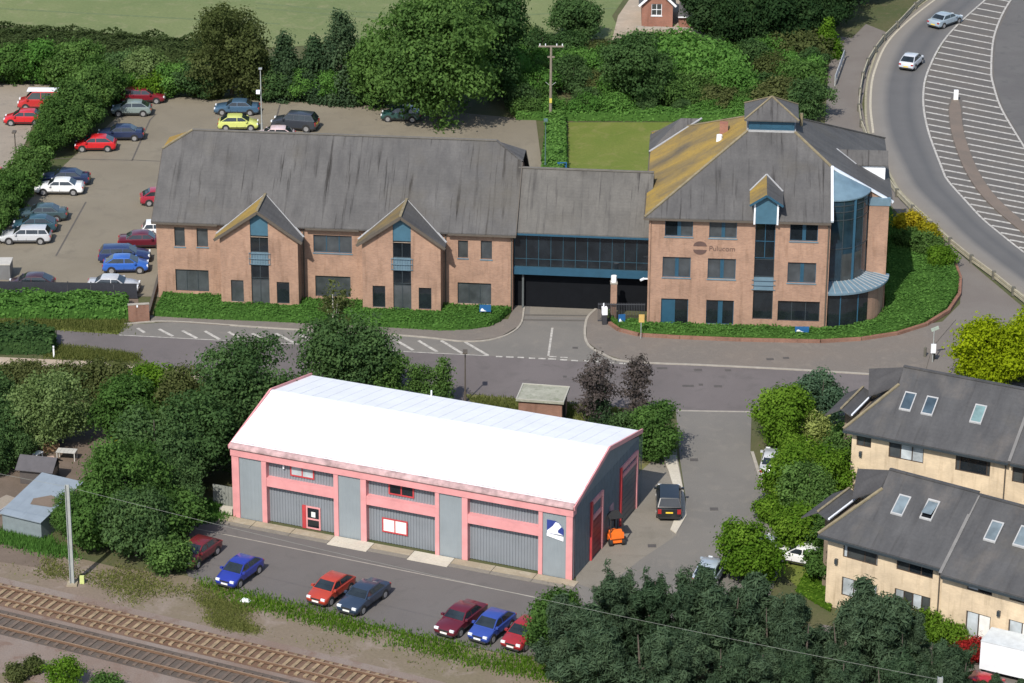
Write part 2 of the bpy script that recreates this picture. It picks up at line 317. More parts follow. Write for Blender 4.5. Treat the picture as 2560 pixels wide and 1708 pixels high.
hat = sheet('traffic_island_area', [tuple(p) for p in RW]+[(2760, 720), (2760, -60), (2590, -60)], ground_mat('hatched_tarmac', (.120, .108, .096), (.105, .098, .092), (.135, .12, .105), .2, .8, 12.), -.002)
sheet('far_carriageway', [(2596, -60), (2532, 0), (2492, 84), (2484, 172), (2490, 215), (2511, 275), (2563, 362), (2606, 430), (2706, 560), (2900, 560), (2900, -60)], ground_mat('grey_carriageway', (.105, .100, .097), (.12, .115, .11), (.09, .088, .086), .2, .8, 12.), .004)
ln = lambda P, n=8: [q[:2] for q in smooth_line([G(*p) for p in P], n)]
strip(ln(RW), .2, .016).build('edge_line', M_white, carr); strip(ln(HW), .2, .016).build('edge_line', M_white, hat)
strip(ln(LW[:6]), .22, .016).build('edge_line', flat('worn_paint', (.40, .36, .28), .85, var=.2, vscale=4), carr)
strip(ln(LK), .22, .05).build('kerb_edge', M_kerb2, carr)
isl = smooth_line([G(*p) for p in [(2388, 252), (2388, 285), (2396, 340), (2425, 420), (2472, 492), (2548, 562), (2660, 650)]], 8); ni = len(isl)
mb = MB(); Ls = []
for i, q in enumerate(isl):
    d = isl[min(i+1, ni-1)]-isl[max(i-1, 0)]; d = d[:2]/np.linalg.norm(d[:2]); nn = np.array([-d[1], d[0]]); w_ = .35+min(i, 6)/6*.25; Ls.append((q[:2]+nn*w_, q[:2]-nn*w_))
mb.prism([tuple(a) for a, _ in Ls]+[tuple(b_) for _, b_ in Ls[::-1]], -.02, .10)
struct('centre_island', mb, ground_mat('island_paving', (.17, .135, .11), (.145, .12, .10), None, .4, 1., 10.))
def xat(P, y):
    P = sorted(P, key=lambda p: p[1]); return float(np.interp(y, [p[1] for p in P], [p[0] for p in P]))
smp = lambda P: [tuple(q) for q in smooth_line([(p[0], p[1], 0) for p in P], 8)]
RWs, HWs = smp(RW), smp(HW); ISs = smp([(2388, 252), (2388, 285), (2396, 340), (2425, 420), (2472, 492), (2548, 562), (2660, 650)])
y = -45.
while y < 700:
    x = xat(RWs, y)+4; X = x
    seg = []; on = None
    while X < 2640:
        yy = y+(X-x)*.19; ok = X < xat(HWs, yy)-3 and X > xat(RWs, yy)+3 and (yy < 246 or abs(X-xat(ISs, yy)) > 17)
        if ok and on is None: on = (X, yy)
        if not ok and on: seg.append((on, (X, yy))); on = None
        X += 2
    if on: seg.append((on, (X, yy)))
    for a, b_ in seg:
        if b_[0]-a[0] > 12: paint('hatch_stripe', a, b_, .34, hat, .010)
    y += 13.2+max(0, y)*.0085
b_ = thing('traffic_bollard', 'white traffic bollard at the tip of the painted traffic island', 'bollard', tuple(G(2389, 252)))
MB().box(-.22, .22, -.14, .14, .0, 1.12).build('shell', flat('white_plastic', (.82, .82, .80), .4), b_); MB().box(-.26, .26, -.18, .18, 0, .16).build('base', M_kerb, b_)
MB().box(-.16, .16, -.155, -.141, .62, .98).build('lamp_face', flat('pale_lamp', (.75, .75, .7), .3), b_)
# barrier along the outer kerb: posts and rails
M_rail = flat('weathered_rail', (.33, .30, .22), .85, var=.22, vscale=1.5); M_post = flat('dark_post', (.10, .095, .075), .85)
BP = [(2352, -30), (2290, 20), (2245, 68), (2212, 100), (2190, 130), (2172, 160), (2160, 195), (2153, 235), (2150, 275), (2156, 315), (2172, 355), (2196, 405), (2218, 450), (2245, 489), (2284, 530), (2330, 571), (2378, 612), (2431, 655), (2487, 696), (2536, 736), (2590, 780)]
BP = [(x-3, y+3) for x, y in BP]
b_ = thing('post_and_rail_barrier', 'low weathered post and rail barrier along the outer kerb of the curved carriageway', 'barrier', tuple(G(*BP[10])))
o_ = np.array(b_.location); Q = [G(*p)-o_ for p in BP]
for i, q in enumerate(Q):
    MB().box(q[0]-.16, q[0]+.16, q[1]-.16, q[1]+.16, 0, .78).build('post', M_post, b_)
    if i+1 < len(Q):
        for z in (.28, .58): MB().bar(q+np.array([0, 0, z]), Q[i+1]+np.array([0, 0, z]), .10, .20).build('rail', M_rail, b_)
# ------------------------------------------------------------------ yard, side road, forecourt, railway land
sheet('yard', [(455, 1400), (482, 1302), (575, 1300), (1440, 1462), (1480, 1500), (1360, 1640), (1290, 1640), (1000, 1580), (800, 1530), (600, 1482), (470, 1440)], M_yard, .0)
sheet('side_road', [(1690, 1026), (1879, 1030), (1876, 1134), (1905, 1207), (1931, 1288), (1950, 1420), (1900, 1560), (1480, 1560), (1440, 1462), (1500, 1380), (1590, 1400), (1690, 1330), (1715, 1250), (1700, 1150)], M_layby, .002)
sheet('forecourt', [(1440, 1458), (1440, 1300), (1580, 1240), (1600, 1180), (1655, 1130), (1690, 1122), (1705, 1200), (1715, 1270), (1690, 1340), (1600, 1400), (1500, 1480)], M_fore, .006)
slab('pavement_strip', [(1655, 1140), (1690, 1140), (1712, 1245), (1716, 1290), (1690, 1335), (1676, 1325), (1694, 1280), (1690, 1240), (1672, 1180)], M_paleconc, .07)
strip(ln([(1880, 1130), (1905, 1207), (1931, 1288), (1955, 1390)]), .25, .05).build('kerb_line', M_kerb, bpy.data.objects['side_road'])
strip([G(1695, 1027), G(1880, 1030)], .25, .012).build('joint_line', M_kerb, road)
strip([G(490, 1322), G(1400, 1506)], .1, .006).build('tar_joint', M_kerb, bpy.data.objects['yard'])
for x, y in ((1785, 1273), (1668, 1245), (1630, 1365), (1735, 1150)): q = G(x, y); MB().box(q[0]-.3, q[0]+.3, q[1]-.25, q[1]+.25, 0, .016).build('manhole_cover', MATS['iron_cover'], bpy.data.objects['side_road'])
sheet('railway_bank', [(-200, 1300), (300, 1420), (470, 1440), (600, 1482), (800, 1530), (1000, 1585), (1290, 1640), (1500, 1680), (1800, 1760), (2700, 1960), (2700, 2300), (1200, 2300), (-900, 1800), (-900, 1170)], M_scrub, -.012)
sheet('bare_patch', [(-60, 1345), (60, 1352), (140, 1388), (100, 1420), (-60, 1395)], M_soil, -.002)
sheet('garden_ground', [(-60, 1060), (300, 1070), (330, 1120), (200, 1200), (160, 1330), (-60, 1310)], M_soil, -.008)
sheet('scrub_verge', [(1160, 985), (1560, 1020), (1640, 1040), (1690, 1110), (1600, 1180), (1560, 1100), (1200, 1030)], ground_mat('dry_verge', (.15, .145, .05), (.12, .13, .04), (.18, .15, .10), .3, .9, 7.), .004)
sheet('gravel_drive', [(1530, 100), (1545, 40), (1600, -40), (1760, -40), (1740, 60), (1830, 90), (1800, 106), (1620, 102)], M_gravel, .0)
sheet('verge', [(-60, 800), (310, 800), (296, 836), (150, 826), (-60, 822)], M_lawn, .002)
sheet('verge', [(140, 868), (348, 894), (340, 900), (120, 892)], M_lawn, .003)
sheet('hedge_soil', [(-60, 735), (345, 742), (350, 805), (-60, 800)], M_soil, -.002)
# track: rails, sleepers with their own edges
M_rust = flat('rusty_rail', (.13, .075, .045), .75, var=.25, vscale=6); M_top = flat('worn_rail_head', (.22, .15, .10), .5)
M_sl1 = flat('concrete_sleeper', (.245, .178, .105), .9, var=.4, vscale=2.5); M_sl2 = flat('dark_sleeper', (.115, .085, .065), .95, var=.3, vscale=2)
p0, p1 = G(0, 1486), G(860, 1692); td = (p1-p0)/np.linalg.norm(p1-p0); tn = np.array([-td[1], td[0], 0])
def track(name, label, c, msl, n0, n1, zs):
    t = thing(name, label, 'railway track', tuple(c), math.atan2(td[1], td[0]))
    me = MB().box(-.13, .13, -1.27, 1.27, -.04, zs).build('sleeper', msl, t)
    me.location = (n0*.68, 0, 0)
    for k in range(n0+1, n1):
        s_ = link('sleeper', me.data, t); s_.location = (k*.68+random.uniform(-.03, .03), random.uniform(-.03, .03), random.uniform(-.006, .006)); s_.rotation_euler = (0, 0, random.uniform(-.015, .015))
    for s in (-1, 1):
        mb = MB(); y0 = s*.755; x0, x1 = n0*.68-.3, n1*.68-.3
        mb.box(x0, x1, y0-.075, y0+.075, zs-.01, zs+.02); mb.box(x0, x1, y0-.012, y0+.012, zs+.02, zs+.115)
        r_ = mb.build('rail', M_rust, t); MB().box(x0, x1, y0-.036, y0+.036, zs+.115, zs+.155).build('rail_head', M_top, r_)
    return t
sheet_ = lambda c, w_: strip([c-td*40, c+td*100], w_, .003)
struct('ballast_bed', strip([p0-tn*3.6-td*40, p0-tn*3.6+td*100], 11.6, -.004), M_ballast)
struct('rusty_ballast', sheet_(p0, 2.9), ground_mat('rust_ballast', (.135, .080, .052), (.16, .105, .075), (.11, .065, .045), .5, 1.5, 9., .6)); struct('grimy_ballast', strip([p0+tn*-3.39-td*40, p0+tn*-3.39+td*100], 3.0, .003), ground_mat('grime_ballast', (.085, .068, .056), (.11, .09, .075), None, .5, 1.5, 9., .6))
track('railway_track', 'railway track with pale sleepers on the bank side', p0, M_sl1, -50, 140, .10)
q0 = G(0, 1556); off = (q0-p0)@tn
track('railway_track', 'darker railway track with grimy sleepers away from the bank', p0+tn*off, M_sl2, -50, 140, .06)

# ================================================================== buildings
M_brick = brick_mat('orange_brick', (.362, .213, .146), (.290, .170, .119), (.318, .257, .202))
M_brick2 = brick_mat('dark_brick', (.25, .125, .085), (.21, .105, .075), (.23, .18, .145))
M_cream = brick_mat('cream_brick', (.61, .495, .34), (.56, .45, .31), (.55, .46, .345))
M_oldbrick = brick_mat('red_brick', (.30, .125, .085), (.25, .11, .08), (.27, .2, .16))
M_slate = slate_mat('grey_slate', (.089, .087, .087), (.024, .022, .021), 1.)
M_slate_s = slate_mat('grey_slate_side', (.088, .087, .088), (.045, .04, .038), .5, along='y')
M_lich = slate_mat('lichen_slate', (.120, .100, .070), (.07, .055, .035), .4, .66, (.31, .205, .045), along='y')
M_lich_half = slate_mat('part_lichen_slate', (.112, .098, .075), (.07, .06, .045), .4, .36, (.25, .165, .040), along='y')
M_slate_d = slate_mat('dark_slate', (.066, .067, .071), (.036, .034, .034), .6, .14, (.125, .11, .098))
M_slate_ds = slate_mat('dark_slate_side', (.068, .066, .068), (.036, .034, .034), .5, along='y')
M_blue = flat('petrol_blue_frame', (.020, .072, .118), .45, var=.1); M_bluep = flat('blue_panel', (.050, .120, .170), .45, var=.1)
M_bluegrey = flat('blue_grey_lead', (.118, .185, .232), .5, var=.15, vscale=1.2)
M_darkframe = flat('dark_frame', (.035, .045, .052), .4)
M_trim = flat('dark_eaves', (.085, .07, .055), .7); M_ridge = flat('ridge_tile', (.20, .165, .10), .85, var=.25, vscale=2); M_lead = flat('lead_flashing', (.33, .33, .33), .5, var=.12, vscale=3)
M_whitep = flat('white_paint', (.74, .76, .79), .5, var=.06)
GL = glass_mat('dark_glass', (.012, .016, .020)); GB = glass_mat('blind_glass', (.055, .062, .067), .12); GW = glass_mat('pale_blind_glass', (.42, .46, .48), .12); GM = glass_mat('mixed_glass', (.05, .055, .055), .08)
M_black = flat('black_and_painted_shade', (.007, .008, .010), .9, spec=.1)  # near black; the passage's deep shade is put into this colour
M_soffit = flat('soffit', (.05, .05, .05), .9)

def FR(b): return lambda a, z, d: (a, b+d, z)                      # faces -y
def RT(x): return lambda a, z, d: (x-d, a, z)                      # faces +x
def LT(x): return lambda a, z, d: (x+d, -a, z)                     # faces -x (a runs along -y)
def window(root, r, fm, cells, glass, rows=(), sill=None, mp=None, ft=.055, depth=.14, gl_cells=None, name='window', mw=.06):
    """frame with bars, panes and sill, set into an opening r = (a0, a1, z0, z1)"""
    a0, a1, z0, z1 = r; mp = mp or FR(0); mb = MB()
    def bx(A0, A1, Z0, Z1, d0, d1):
        vs_ = [mp(x, z, d) for d in (d0, d1) for x, z in ((A0, Z0), (A1, Z0), (A1, Z1), (A0, Z1))]
        mb.add(vs_, [(0, 1, 2, 3), (7, 6, 5, 4), (0, 4, 5, 1), (1, 5, 6, 2), (2, 6, 7, 3), (3, 7, 4, 0)])
    g_ = .002
    bx(a0+g_, a0+ft, z0+g_, z1-g_, depth, depth+.06); bx(a1-ft, a1-g_, z0+g_, z1-g_, depth, depth+.06)
    bx(a0+ft, a1-ft, z0+g_, z0+ft, depth, depth+.06); bx(a0+ft, a1-ft, z1-ft, z1-g_, depth, depth+.06)
    xs = [a0+(a1-a0)*k/cells for k in range(cells+1)] if isinstance(cells, int) else [a0+(a1-a0)*k for k in cells]
    zs = [z0]+[z0+(z1-z0)*k for k in rows]+[z1]
    for x in xs[1:-1]: bx(x-mw/2, x+mw/2, z0+ft, z1-ft, depth+.003, depth+.057)
    for z in zs[1:-1]: bx(a0+ft, a1-ft, z-mw/2, z+mw/2, depth+.006, depth+.054)
    w_ = mb.build(name, fm, root); k = 0
    for x, X in zip(xs, xs[1:]):
        for z, Z in zip(zs, zs[1:]):
            gm = gl_cells[k % len(gl_cells)] if gl_cells else glass; k += 1
            e_ = .015; MB().quad(mp(x+e_, z+e_, depth+.03), mp(X-e_, z+e_, depth+.03), mp(X-e_, Z-e_, depth+.03), mp(x+e_, Z-e_, depth+.03)).build('pane', gm, w_)
    if sill:
        mb = MB(); s = mb
        vs_ = [mp(x, z, d) for d in (-.06, depth-.005) for x, z in ((a0-.06, z0-.09), (a1+.06, z0-.09), (a1+.06, z0-.004), (a0-.06, z0-.004))]
        mb.add(vs_, [(0, 1, 2, 3), (7, 6, 5, 4), (0, 4, 5, 1), (1, 5, 6, 2), (2, 6, 7, 3), (3, 7, 4, 0)]); mb.build('sill', sill, w_)
    return w_
def roofpart(root, name, m, polys, th=.14):
    """roof slopes as slabs: each polygon gets a thickness below it"""
    mb = MB()
    for P in polys:
        n = len(P); P = [np.array(p, float) for p in P]; nn = np.cross(P[1]-P[0], P[2]-P[0])
        if nn[2] < 0: P = P[::-1]
        mb.add([tuple(p) for p in P]+[tuple(p-np.array([0, 0, th])) for p in P], [tuple(range(n)), tuple(range(n, 2*n))[::-1]]+[(i, i+n, (i+1) % n+n, (i+1) % n) for i in range(n)])
    return mb.build(name, m, root)
def ridge_line(root, name, m, pts, w=.26, h=.12):
    mb = MB()
    for p, q in zip(pts, pts[1:]): mb.bar(np.array(p)+[0, 0, .05], np.array(q)+[0, 0, .05], w, h)
    return mb.build(name, m, root)
def text_mesh(name, body, size, m, root, loc, rot, extr=.01):
    c = bpy.data.curves.new(name, 'FONT'); c.body = body; c.size = size; c.extrude = extr; c.align_x = 'LEFT'
    t = bpy.data.objects.new(name, c); COL.objects.link(t); dg = bpy.context.evaluated_depsgraph_get(); me = bpy.data.meshes.new_from_object(t.evaluated_get(dg)); bpy.data.objects.remove(t)
    me.materials.clear(); me.materials.append(m); o = link(name, me, root); o.location = loc; o.rotation_euler = rot; return o

# ------------------------------------------------------------------ long office with two gabled bays
f1 = Frame(G(378, 553, 7.0), G(1290, 588, 7.0)); L1 = f1.L; f1.o = f1.w(.3, .4); f1.o[2] = 0; WL = L1-.6; D1 = 13.4; E1 = 6.85; PW = 1.8
B1 = thing('brick_office', 'long two storey orange brick office with slate roof and two gabled front bays', 'office', tuple(f1.o), f1.ang)
RZ = 12.75; HZ = 11.5; pit = (RZ-7.0)/(D1/2+.4)
wl1 = f1.fp(552, 690, -PW)[0]; wl2 = f1.fp(906, 690, -PW)[0]; WW = f1.fp(746, 700, -PW)[0]-wl1
rc = lambda *p, b=0.: f1.rect(*p, b)
main_w = [rc(435, 568, 461, 616), rc(491, 571, 519, 617), rc(438, 673, 521, 727), rc(783, 587, 879, 631), rc(788, 689, 876, 741), rc(1145, 601, 1170, 645), rc(1202, 602, 1230, 648), rc(1144, 706, 1228, 759)]
mb = MB().panel(FR(0), 0, WL, 0, E1, main_w, .2); mb.quad((0, 0, 0), (0, 0, E1), (0, D1, E1), (0, D1, 0)); mb.quad((WL, D1, 0), (WL, D1, E1), (WL, 0, E1), (WL, 0, 0)); mb.quad((WL, D1, 0), (0, D1, 0), (0, D1, E1), (WL, D1, E1))
for x in (0, WL):   # half-hipped gable tops
    t = (HZ-.25-E1)/pit; mb.quad((x, 0, E1), (x, D1, E1), (x, D1-t, HZ-.25), (x, t, HZ-.25))
mb.build('wall', M_brick, B1)
for r_, cells, gl in zip(main_w, (1, 1, 3, 3, 2, 1, 1, 3), (GB, GB, GB, GB, GB, GM, GB, GB)): window(B1, r_, M_blue if cells == 3 and r_[3] > 4 else M_darkframe, cells, gl, sill=M_bluegrey if r_[3] > 4 else None)
def wing(x0):
    x1 = x0+WW; xc = (x0+x1)/2; zb = 6.45; za = 8.75
    st = (f1.fp(626.7, 640, -PW)[0]-wl1+x0, f1.fp(671.4, 640, -PW)[0]-wl1+x0)
    zz = lambda y: f1.fp(649, y, -PW)[1]
    w1 = f1.rect(577, 700, 608.5, 754, -PW); w2 = f1.rect(691.5, 705, 723, 759, -PW); s_ = x0-wl1
    w1 = (w1[0]+s_, w1[1]+s_, w1[2], w1[3]); w2 = (w2[0]+s_, w2[1]+s_, w2[2], w2[3])
    hs = [w1, w2, (st[0], st[1], .35, zb)]
    mb = MB().panel(FR(-PW), x0, x1, 0, zb, hs, .22)
    sl = (za-zb)/((x1-x0)/2)
    za_l = zb+sl*(st[0]-x0)
    mb.quad((x0, -PW, zb), (st[0], -PW, zb), (st[0], -PW, za_l)); mb.quad((st[1], -PW, zb), (x1, -PW, zb), (st[1], -PW, zb+sl*(x1-st[1])))
    for x in (x0, x1): mb.quad((x, -PW, 0), (x, -PW, zb), (x, -.01, zb), (x, -.01, 0)) if x == x0 else mb.quad((x, -.01, 0), (x, -.01, zb), (x, -PW, zb), (x, -PW, 0))
    bay = mb.build('gabled_bay', M_brick, B1)
    for w_ in (w1, w2): window(bay, w_, M_darkframe, 1, GB if w_ is w1 and x0 == wl1 else GL, mp=FR(-PW), depth=.12)
    # tall recessed strip: blue infill, glass, balcony, glass, grey door panel
    b0 = -PW
    pz = zz(590); ang = [(st[0], pz), (st[1], pz), (st[1], zb+sl*(x1-st[1])-.05), (xc, za-.12), (st[0], za_l-.05)]
    MB().add([(a, b0+.10, z) for a, z in ang]+[(a, b0+.2, z) for a, z in ang], [(0, 1, 2, 3, 4), (9, 8, 7, 6, 5)]+[(i, i+5, (i+1) % 5+5, (i+1) % 5) for i in range(5)]).build('gable_panel', M_bluep, bay)
    mb = MB(); mb.bar((st[0]-.1, b0+.03, ang[4][1]), (xc, b0+.03, za-.02), .16, .2); mb.bar((xc, b0+.03, za-.02), (st[1]+.1, b0+.03, ang[2][1]), .16, .2); mb.build('gable_frame', M_blue, bay)
    window(bay, (st[0], st[1], zz(632), pz), M_darkframe, 2, GL, mp=FR(b0), depth=.12)
    window(bay, (st[0], st[1], zz(697), zz(664)), M_darkframe, 2, GL, mp=FR(b0), depth=.12)
    window(bay, (st[0], st[1], .36, zz(699)), M_darkframe, 2, GB, mp=FR(b0), depth=.12)
    mb = MB().box(st[0]+.02, st[1]-.02, b0+.06, b0+.16, zz(664), zz(632)); mb.build('spandrel_panel', M_bluegrey, bay)
    mb = MB(); z0, z1 = zz(660), zz(633)
    for z in (z0, (z0+z1)/2, z1): mb.box(st[0]-.16, st[1]+.16, b0-.10, b0-.06, z-.02, z+.02)
    for k in range(9): x = st[0]-.12+(st[1]-st[0]+.24)*k/8; mb.box(x-.012, x+.012, b0-.095, b0-.065, z0, z1)
    for x in (st[0]-.13, st[1]+.13):
        for z in (z0, z1): mb.box(x-.015, x+.015, b0-.06, b0+.0, z-.015, z+.015)
    mb.build('balcony_rail', M_bluegrey, bay)
    # roof: two slopes running back into the main slope
    oh = .42; fr = b0-.38; rz = za+.16; ez = zb-oh*sl+.16
    def bm(z): return (z-7.0)/pit-.4       # where the main slope reaches height z
    L = [(x0-oh, fr, ez), (xc, fr, rz), (xc, bm(rz)+.1, rz), (x0-oh, bm(ez)+.1, ez)]; Rr = [(xc, fr, rz), (x1+oh, fr, ez), (x1+oh, bm(ez)+.1, ez), (xc, bm(rz)+.1, rz)]
    r1 = roofpart(B1, 'bay_roof_slope', M_lich if x0 == wl1 else M_lich_half, [L]); r2 = roofpart(B1, 'bay_roof_slope', M_slate_s, [Rr])
    ridge_line(r1, 'ridge', M_ridge, [(xc, fr, rz), (xc, bm(rz)+.05, rz)], .2, .1)
    for e in (L[3], Rr[2]):
        p, q = np.array(e)+[0, .02, .06], np.array((xc, bm(rz)+.12, rz+.04)); MB().bar(p, q, .16, .07).build('valley_flashing', M_lead, r1 if e is L[3] else r2)
    mb = MB(); mb.bar((x0-oh, fr-.02, ez-.14), (xc, fr-.02, rz-.14), .05, .24); mb.bar((xc, fr-.02, rz-.14), (x1+oh, fr-.02, ez-.14), .05, .24); mb.build('bargeboard', M_trim, r1)
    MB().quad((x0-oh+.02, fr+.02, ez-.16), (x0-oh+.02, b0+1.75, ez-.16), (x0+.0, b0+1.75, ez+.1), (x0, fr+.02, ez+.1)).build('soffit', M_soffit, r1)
wing(wl1); wing(wl2)
# main roof with half hips
xl, xr = -.3, WL+.3; yf, yb = -.4, D1+.4; ym = D1/2; hi = 2.35
th_ = (HZ-7.0)/pit-.4
zE = 7.0
frontp = [(xl, yf, zE), (xr, yf, zE), (xr, th_, HZ), (xr-hi, ym, RZ), (xl+hi, ym, RZ), (xl, th_, HZ)]
backp = [(xr, yb, zE), (xl, yb, zE), (xl, D1-th_, HZ), (xl+hi, ym, RZ), (xr-hi, ym, RZ), (xr, D1-th_, HZ)]
roof = roofpart(B1, 'roof', M_slate, [frontp, backp])
roofpart(roof, 'half_hip', slate_mat('gold_lichen_slate', (.15, .115, .06), (.09, .07, .04), .3, 1.05, (.30, .185, .032), along='y'), [[(xl, th_, HZ), (xl+hi, ym, RZ), (xl, D1-th_, HZ)]]); roofpart(roof, 'half_hip', M_slate_s, [[(xr, th_, HZ), (xr, D1-th_, HZ), (xr-hi, ym, RZ)]])
ridge_line(roof, 'ridge', flat('pale_ridge', (.125, .115, .10), .9, var=.15), [(xl+hi, ym, RZ), (xr-hi, ym, RZ)], .24, .1)
ridge_line(roof, 'hip_ridge', M_ridge, [(xl, th_, HZ), (xl+hi, ym, RZ)], .2, .1); ridge_line(roof, 'hip_ridge', M_slate_s, [(xr, th_, HZ), (xr-hi, ym, RZ)], .2, .1)
segs = [(xl, wl1-.45), (wl1+WW+.45, wl2-.45), (wl2+WW+.45, xr)]
for a, b_ in segs:
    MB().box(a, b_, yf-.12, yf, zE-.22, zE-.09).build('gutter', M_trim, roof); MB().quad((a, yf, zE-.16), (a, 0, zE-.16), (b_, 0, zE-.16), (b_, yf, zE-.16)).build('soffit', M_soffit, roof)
for x in (xl, xr):
    for yy, tt in ((yf, th_), (yb, D1-th_)): MB().bar((x, yy, zE-.1), (x, tt, HZ-.1), .05, .22).build('bargeboard', M_trim, roof)
for x in (wl1+WW+.22, wl2+WW+.22, WL-.1): MB().tube((x, -.08, 0), (x, -.08, zE-.2), .05).build('downpipe', M_trim, B1)

# ------------------------------------------------------------------ square office with pyramid roof
E3 = 9.8; f3 = Frame(G(1612, 543, E3), G(2072, 556, E3)); f3.o = f3.w(.35, .35); f3.o[2] = 0
NA = f3.fp(2071, 700)[0]; S3 = 19.7; D3 = 21.0; ND = S3-NA+.2      # notch starts at NA, is ND deep
B3 = thing('square_office', 'three storey square orange brick office with pyramid slate roof and curved glazed corner', 'office', tuple(f3.o), f3.ang)
rc = lambda *p, b=0.: f3.rect(*p, b)
w3 = [rc(1663, 548, 1733, 591), rc(1774, 552, 1843, 595), rc(1976, 560, 2046, 603), rc(1657, 642, 1727, 693), rc(1770, 646, 1840, 697), rc(1970, 656, 2041, 707), rc(1653, 746, 1721, 812), rc(1766, 750, 1835, 811)]
blk = rc(1945, 752, 2050, 803); sa0 = f3.fp(1886, 650)[0]; sa1 = f3.fp(1936, 650)[0]; zz3 = lambda y: f3.fp(1912, y)[1]
strip3 = (sa0, sa1, zz3(800), E3)
mb = MB().panel(FR(0), 0, NA, 0, E3, w3+[blk, strip3], .25)
mb.quad((0, 0, 0), (0, 0, E3), (0, D3, E3), (0, D3, 0)); mb.quad((S3, D3, 0), (0, D3, 0), (0, D3, E3), (S3, D3, E3)); mb.quad((S3, D3, 0), (S3, D3, E3), (S3, ND, E3), (S3, ND, 0)); mb.quad((NA, 0, 0), (NA, .3, 0), (NA, .3, E3), (NA, 0, E3))
mb.build('wall', M_brick, B3)
for i, r_ in enumerate(w3[:6]): window(B3, r_, M_blue, (0, .46, .56, 1), GB, sill=M_bluegrey, gl_cells=[GL if i in (0, 2) else GB, M_blue, GB if i != 2 else GL])
window(B3, w3[6], M_blue, (0, .5, 1), GL, gl_cells=[M_blue, GL], name='door_and_window'); window(B3, w3[7], M_blue, (0, .44, .58, 1), GL, gl_cells=[GL, M_blue, GL])
window(B3, blk, M_darkframe, 3, GL, depth=.18)
window(B3, (sa0, sa1, zz3(648), zz3(553)), M_blue, 2, GL, rows=(.45,), depth=.18); window(B3, (sa0, sa1, zz3(694), zz3(650)), M_darkframe, 1, GL, depth=.18); window(B3, (sa0, sa1, zz3(800), zz3(728)), M_darkframe, 1, GL, depth=.2)
MB().box(sa0+.01, sa1-.01, .08, .2, zz3(727), zz3(695)).build('spandrel_panel', M_bluegrey, B3)
mb = MB(); z0, z1 = zz3(724), zz3(700)
for z in (z0, (z0+z1)/2, z1): mb.box(sa0-.16, sa1+.16, -.10, -.06, z-.02, z+.02)
for x in (sa0-.13, sa1+.13):
    for z in (z0, z1): mb.box(x-.015, x+.015, -.06, 0, z-.015, z+.015)
mb.build('balcony_rail', M_bluegrey, B3)
# emblem and lettering on the brick
ea, ez_ = f3.fp(1750, 620); M_sign = flat('sign_metal', (.10, .06, .05), .6)
for sgn in (1, -1):
    pts = [(-.55, .22), (.55, .22)]+[(.55*math.cos(t), .22+.42*math.sin(t)) for t in np.linspace(.25, math.pi-.25, 9)]
    P = [(ea+x, ez_+sgn*(z-.06)) for x, z in pts]; n = len(P)
    MB().add([(x, -.03, z) for x, z in P]+[(x, -.001, z) for x, z in P], [tuple(range(n)), tuple(range(n, 2*n))[::-1]]+[(i, i+n, (i+1) % n+n, (i+1) % n) for i in range(n)]).build('emblem_half', M_sign, B3)
ta, tz = f3.fp(1772, 627); text_mesh('lettering', 'Pulucom', .62, M_sign, B3, (ta, -.012, tz), (R(90), 0, 0), .01)
# pyramid roof with a square notch at the glazed corner
p3 = .565; hw = 1.95; xc, yc = S3/2, D3/2; x0, x1, y0, y1 = -.35, S3+.35, -.35, D3+.35
lz = E3+p3*(xc-hw+.35); NE = (x1-NA); hz = E3+p3*NE           # height of the roof where the notch cuts the hip
lf = yc-hw; lb = yc+hw
front = [(x0, y0, E3), (NA, y0, E3), (NA, y0+NE, hz), (xc+hw, lf, lz), (xc-hw, lf, lz)]
rightp = [(x1, y0+NE, E3), (x1, y1, E3), (xc+hw, lb, lz), (xc+hw, lf, lz), (NA, y0+NE, hz)]
roof3 = roofpart(B3, 'roof', M_slate, [front]); roofpart(roof3, 'roof_slope', M_slate_s, [rightp]); roofpart(roof3, 'roof_slope', M_lich, [[(x0, y0, E3), (xc-hw, lf, lz), (xc-hw, lb, lz), (x0, y1, E3)]]); roofpart(roof3, 'roof_slope', M_slate, [[(x0, y1, E3), (xc-hw, lb, lz), (xc+hw, lb, lz), (x1, y1, E3)]])
ridge_line(roof3, 'hip_ridge', M_ridge, [(x0, y0, E3), (xc-hw, lf, lz)], .2, .1); ridge_line(roof3, 'hip_ridge', M_ridge, [(NA, y0+NE, hz), (xc+hw, lf, lz)], .2, .1); ridge_line(roof3, 'hip_ridge', M_slate_s, [(x1, y1, E3), (xc+hw, lb, lz)], .2, .1); ridge_line(roof3, 'hip_ridge', M_ridge, [(x0, y1, E3), (xc-hw, lb, lz)], .2, .1)
mb = MB(); mb.box(x0, NA, y0-.1, y0, E3-.24, E3-.09); mb.build('gutter', M_trim, roof3); MB().box(x0-.1, x0, y0, y1, E3-.24, E3-.09).build('gutter', M_trim, roof3)
MB().quad((x0, y0, E3-.17), (x0, 0, E3-.17), (NA, 0, E3-.17), (NA, y0, E3-.17)).build('soffit', M_soffit, roof3)
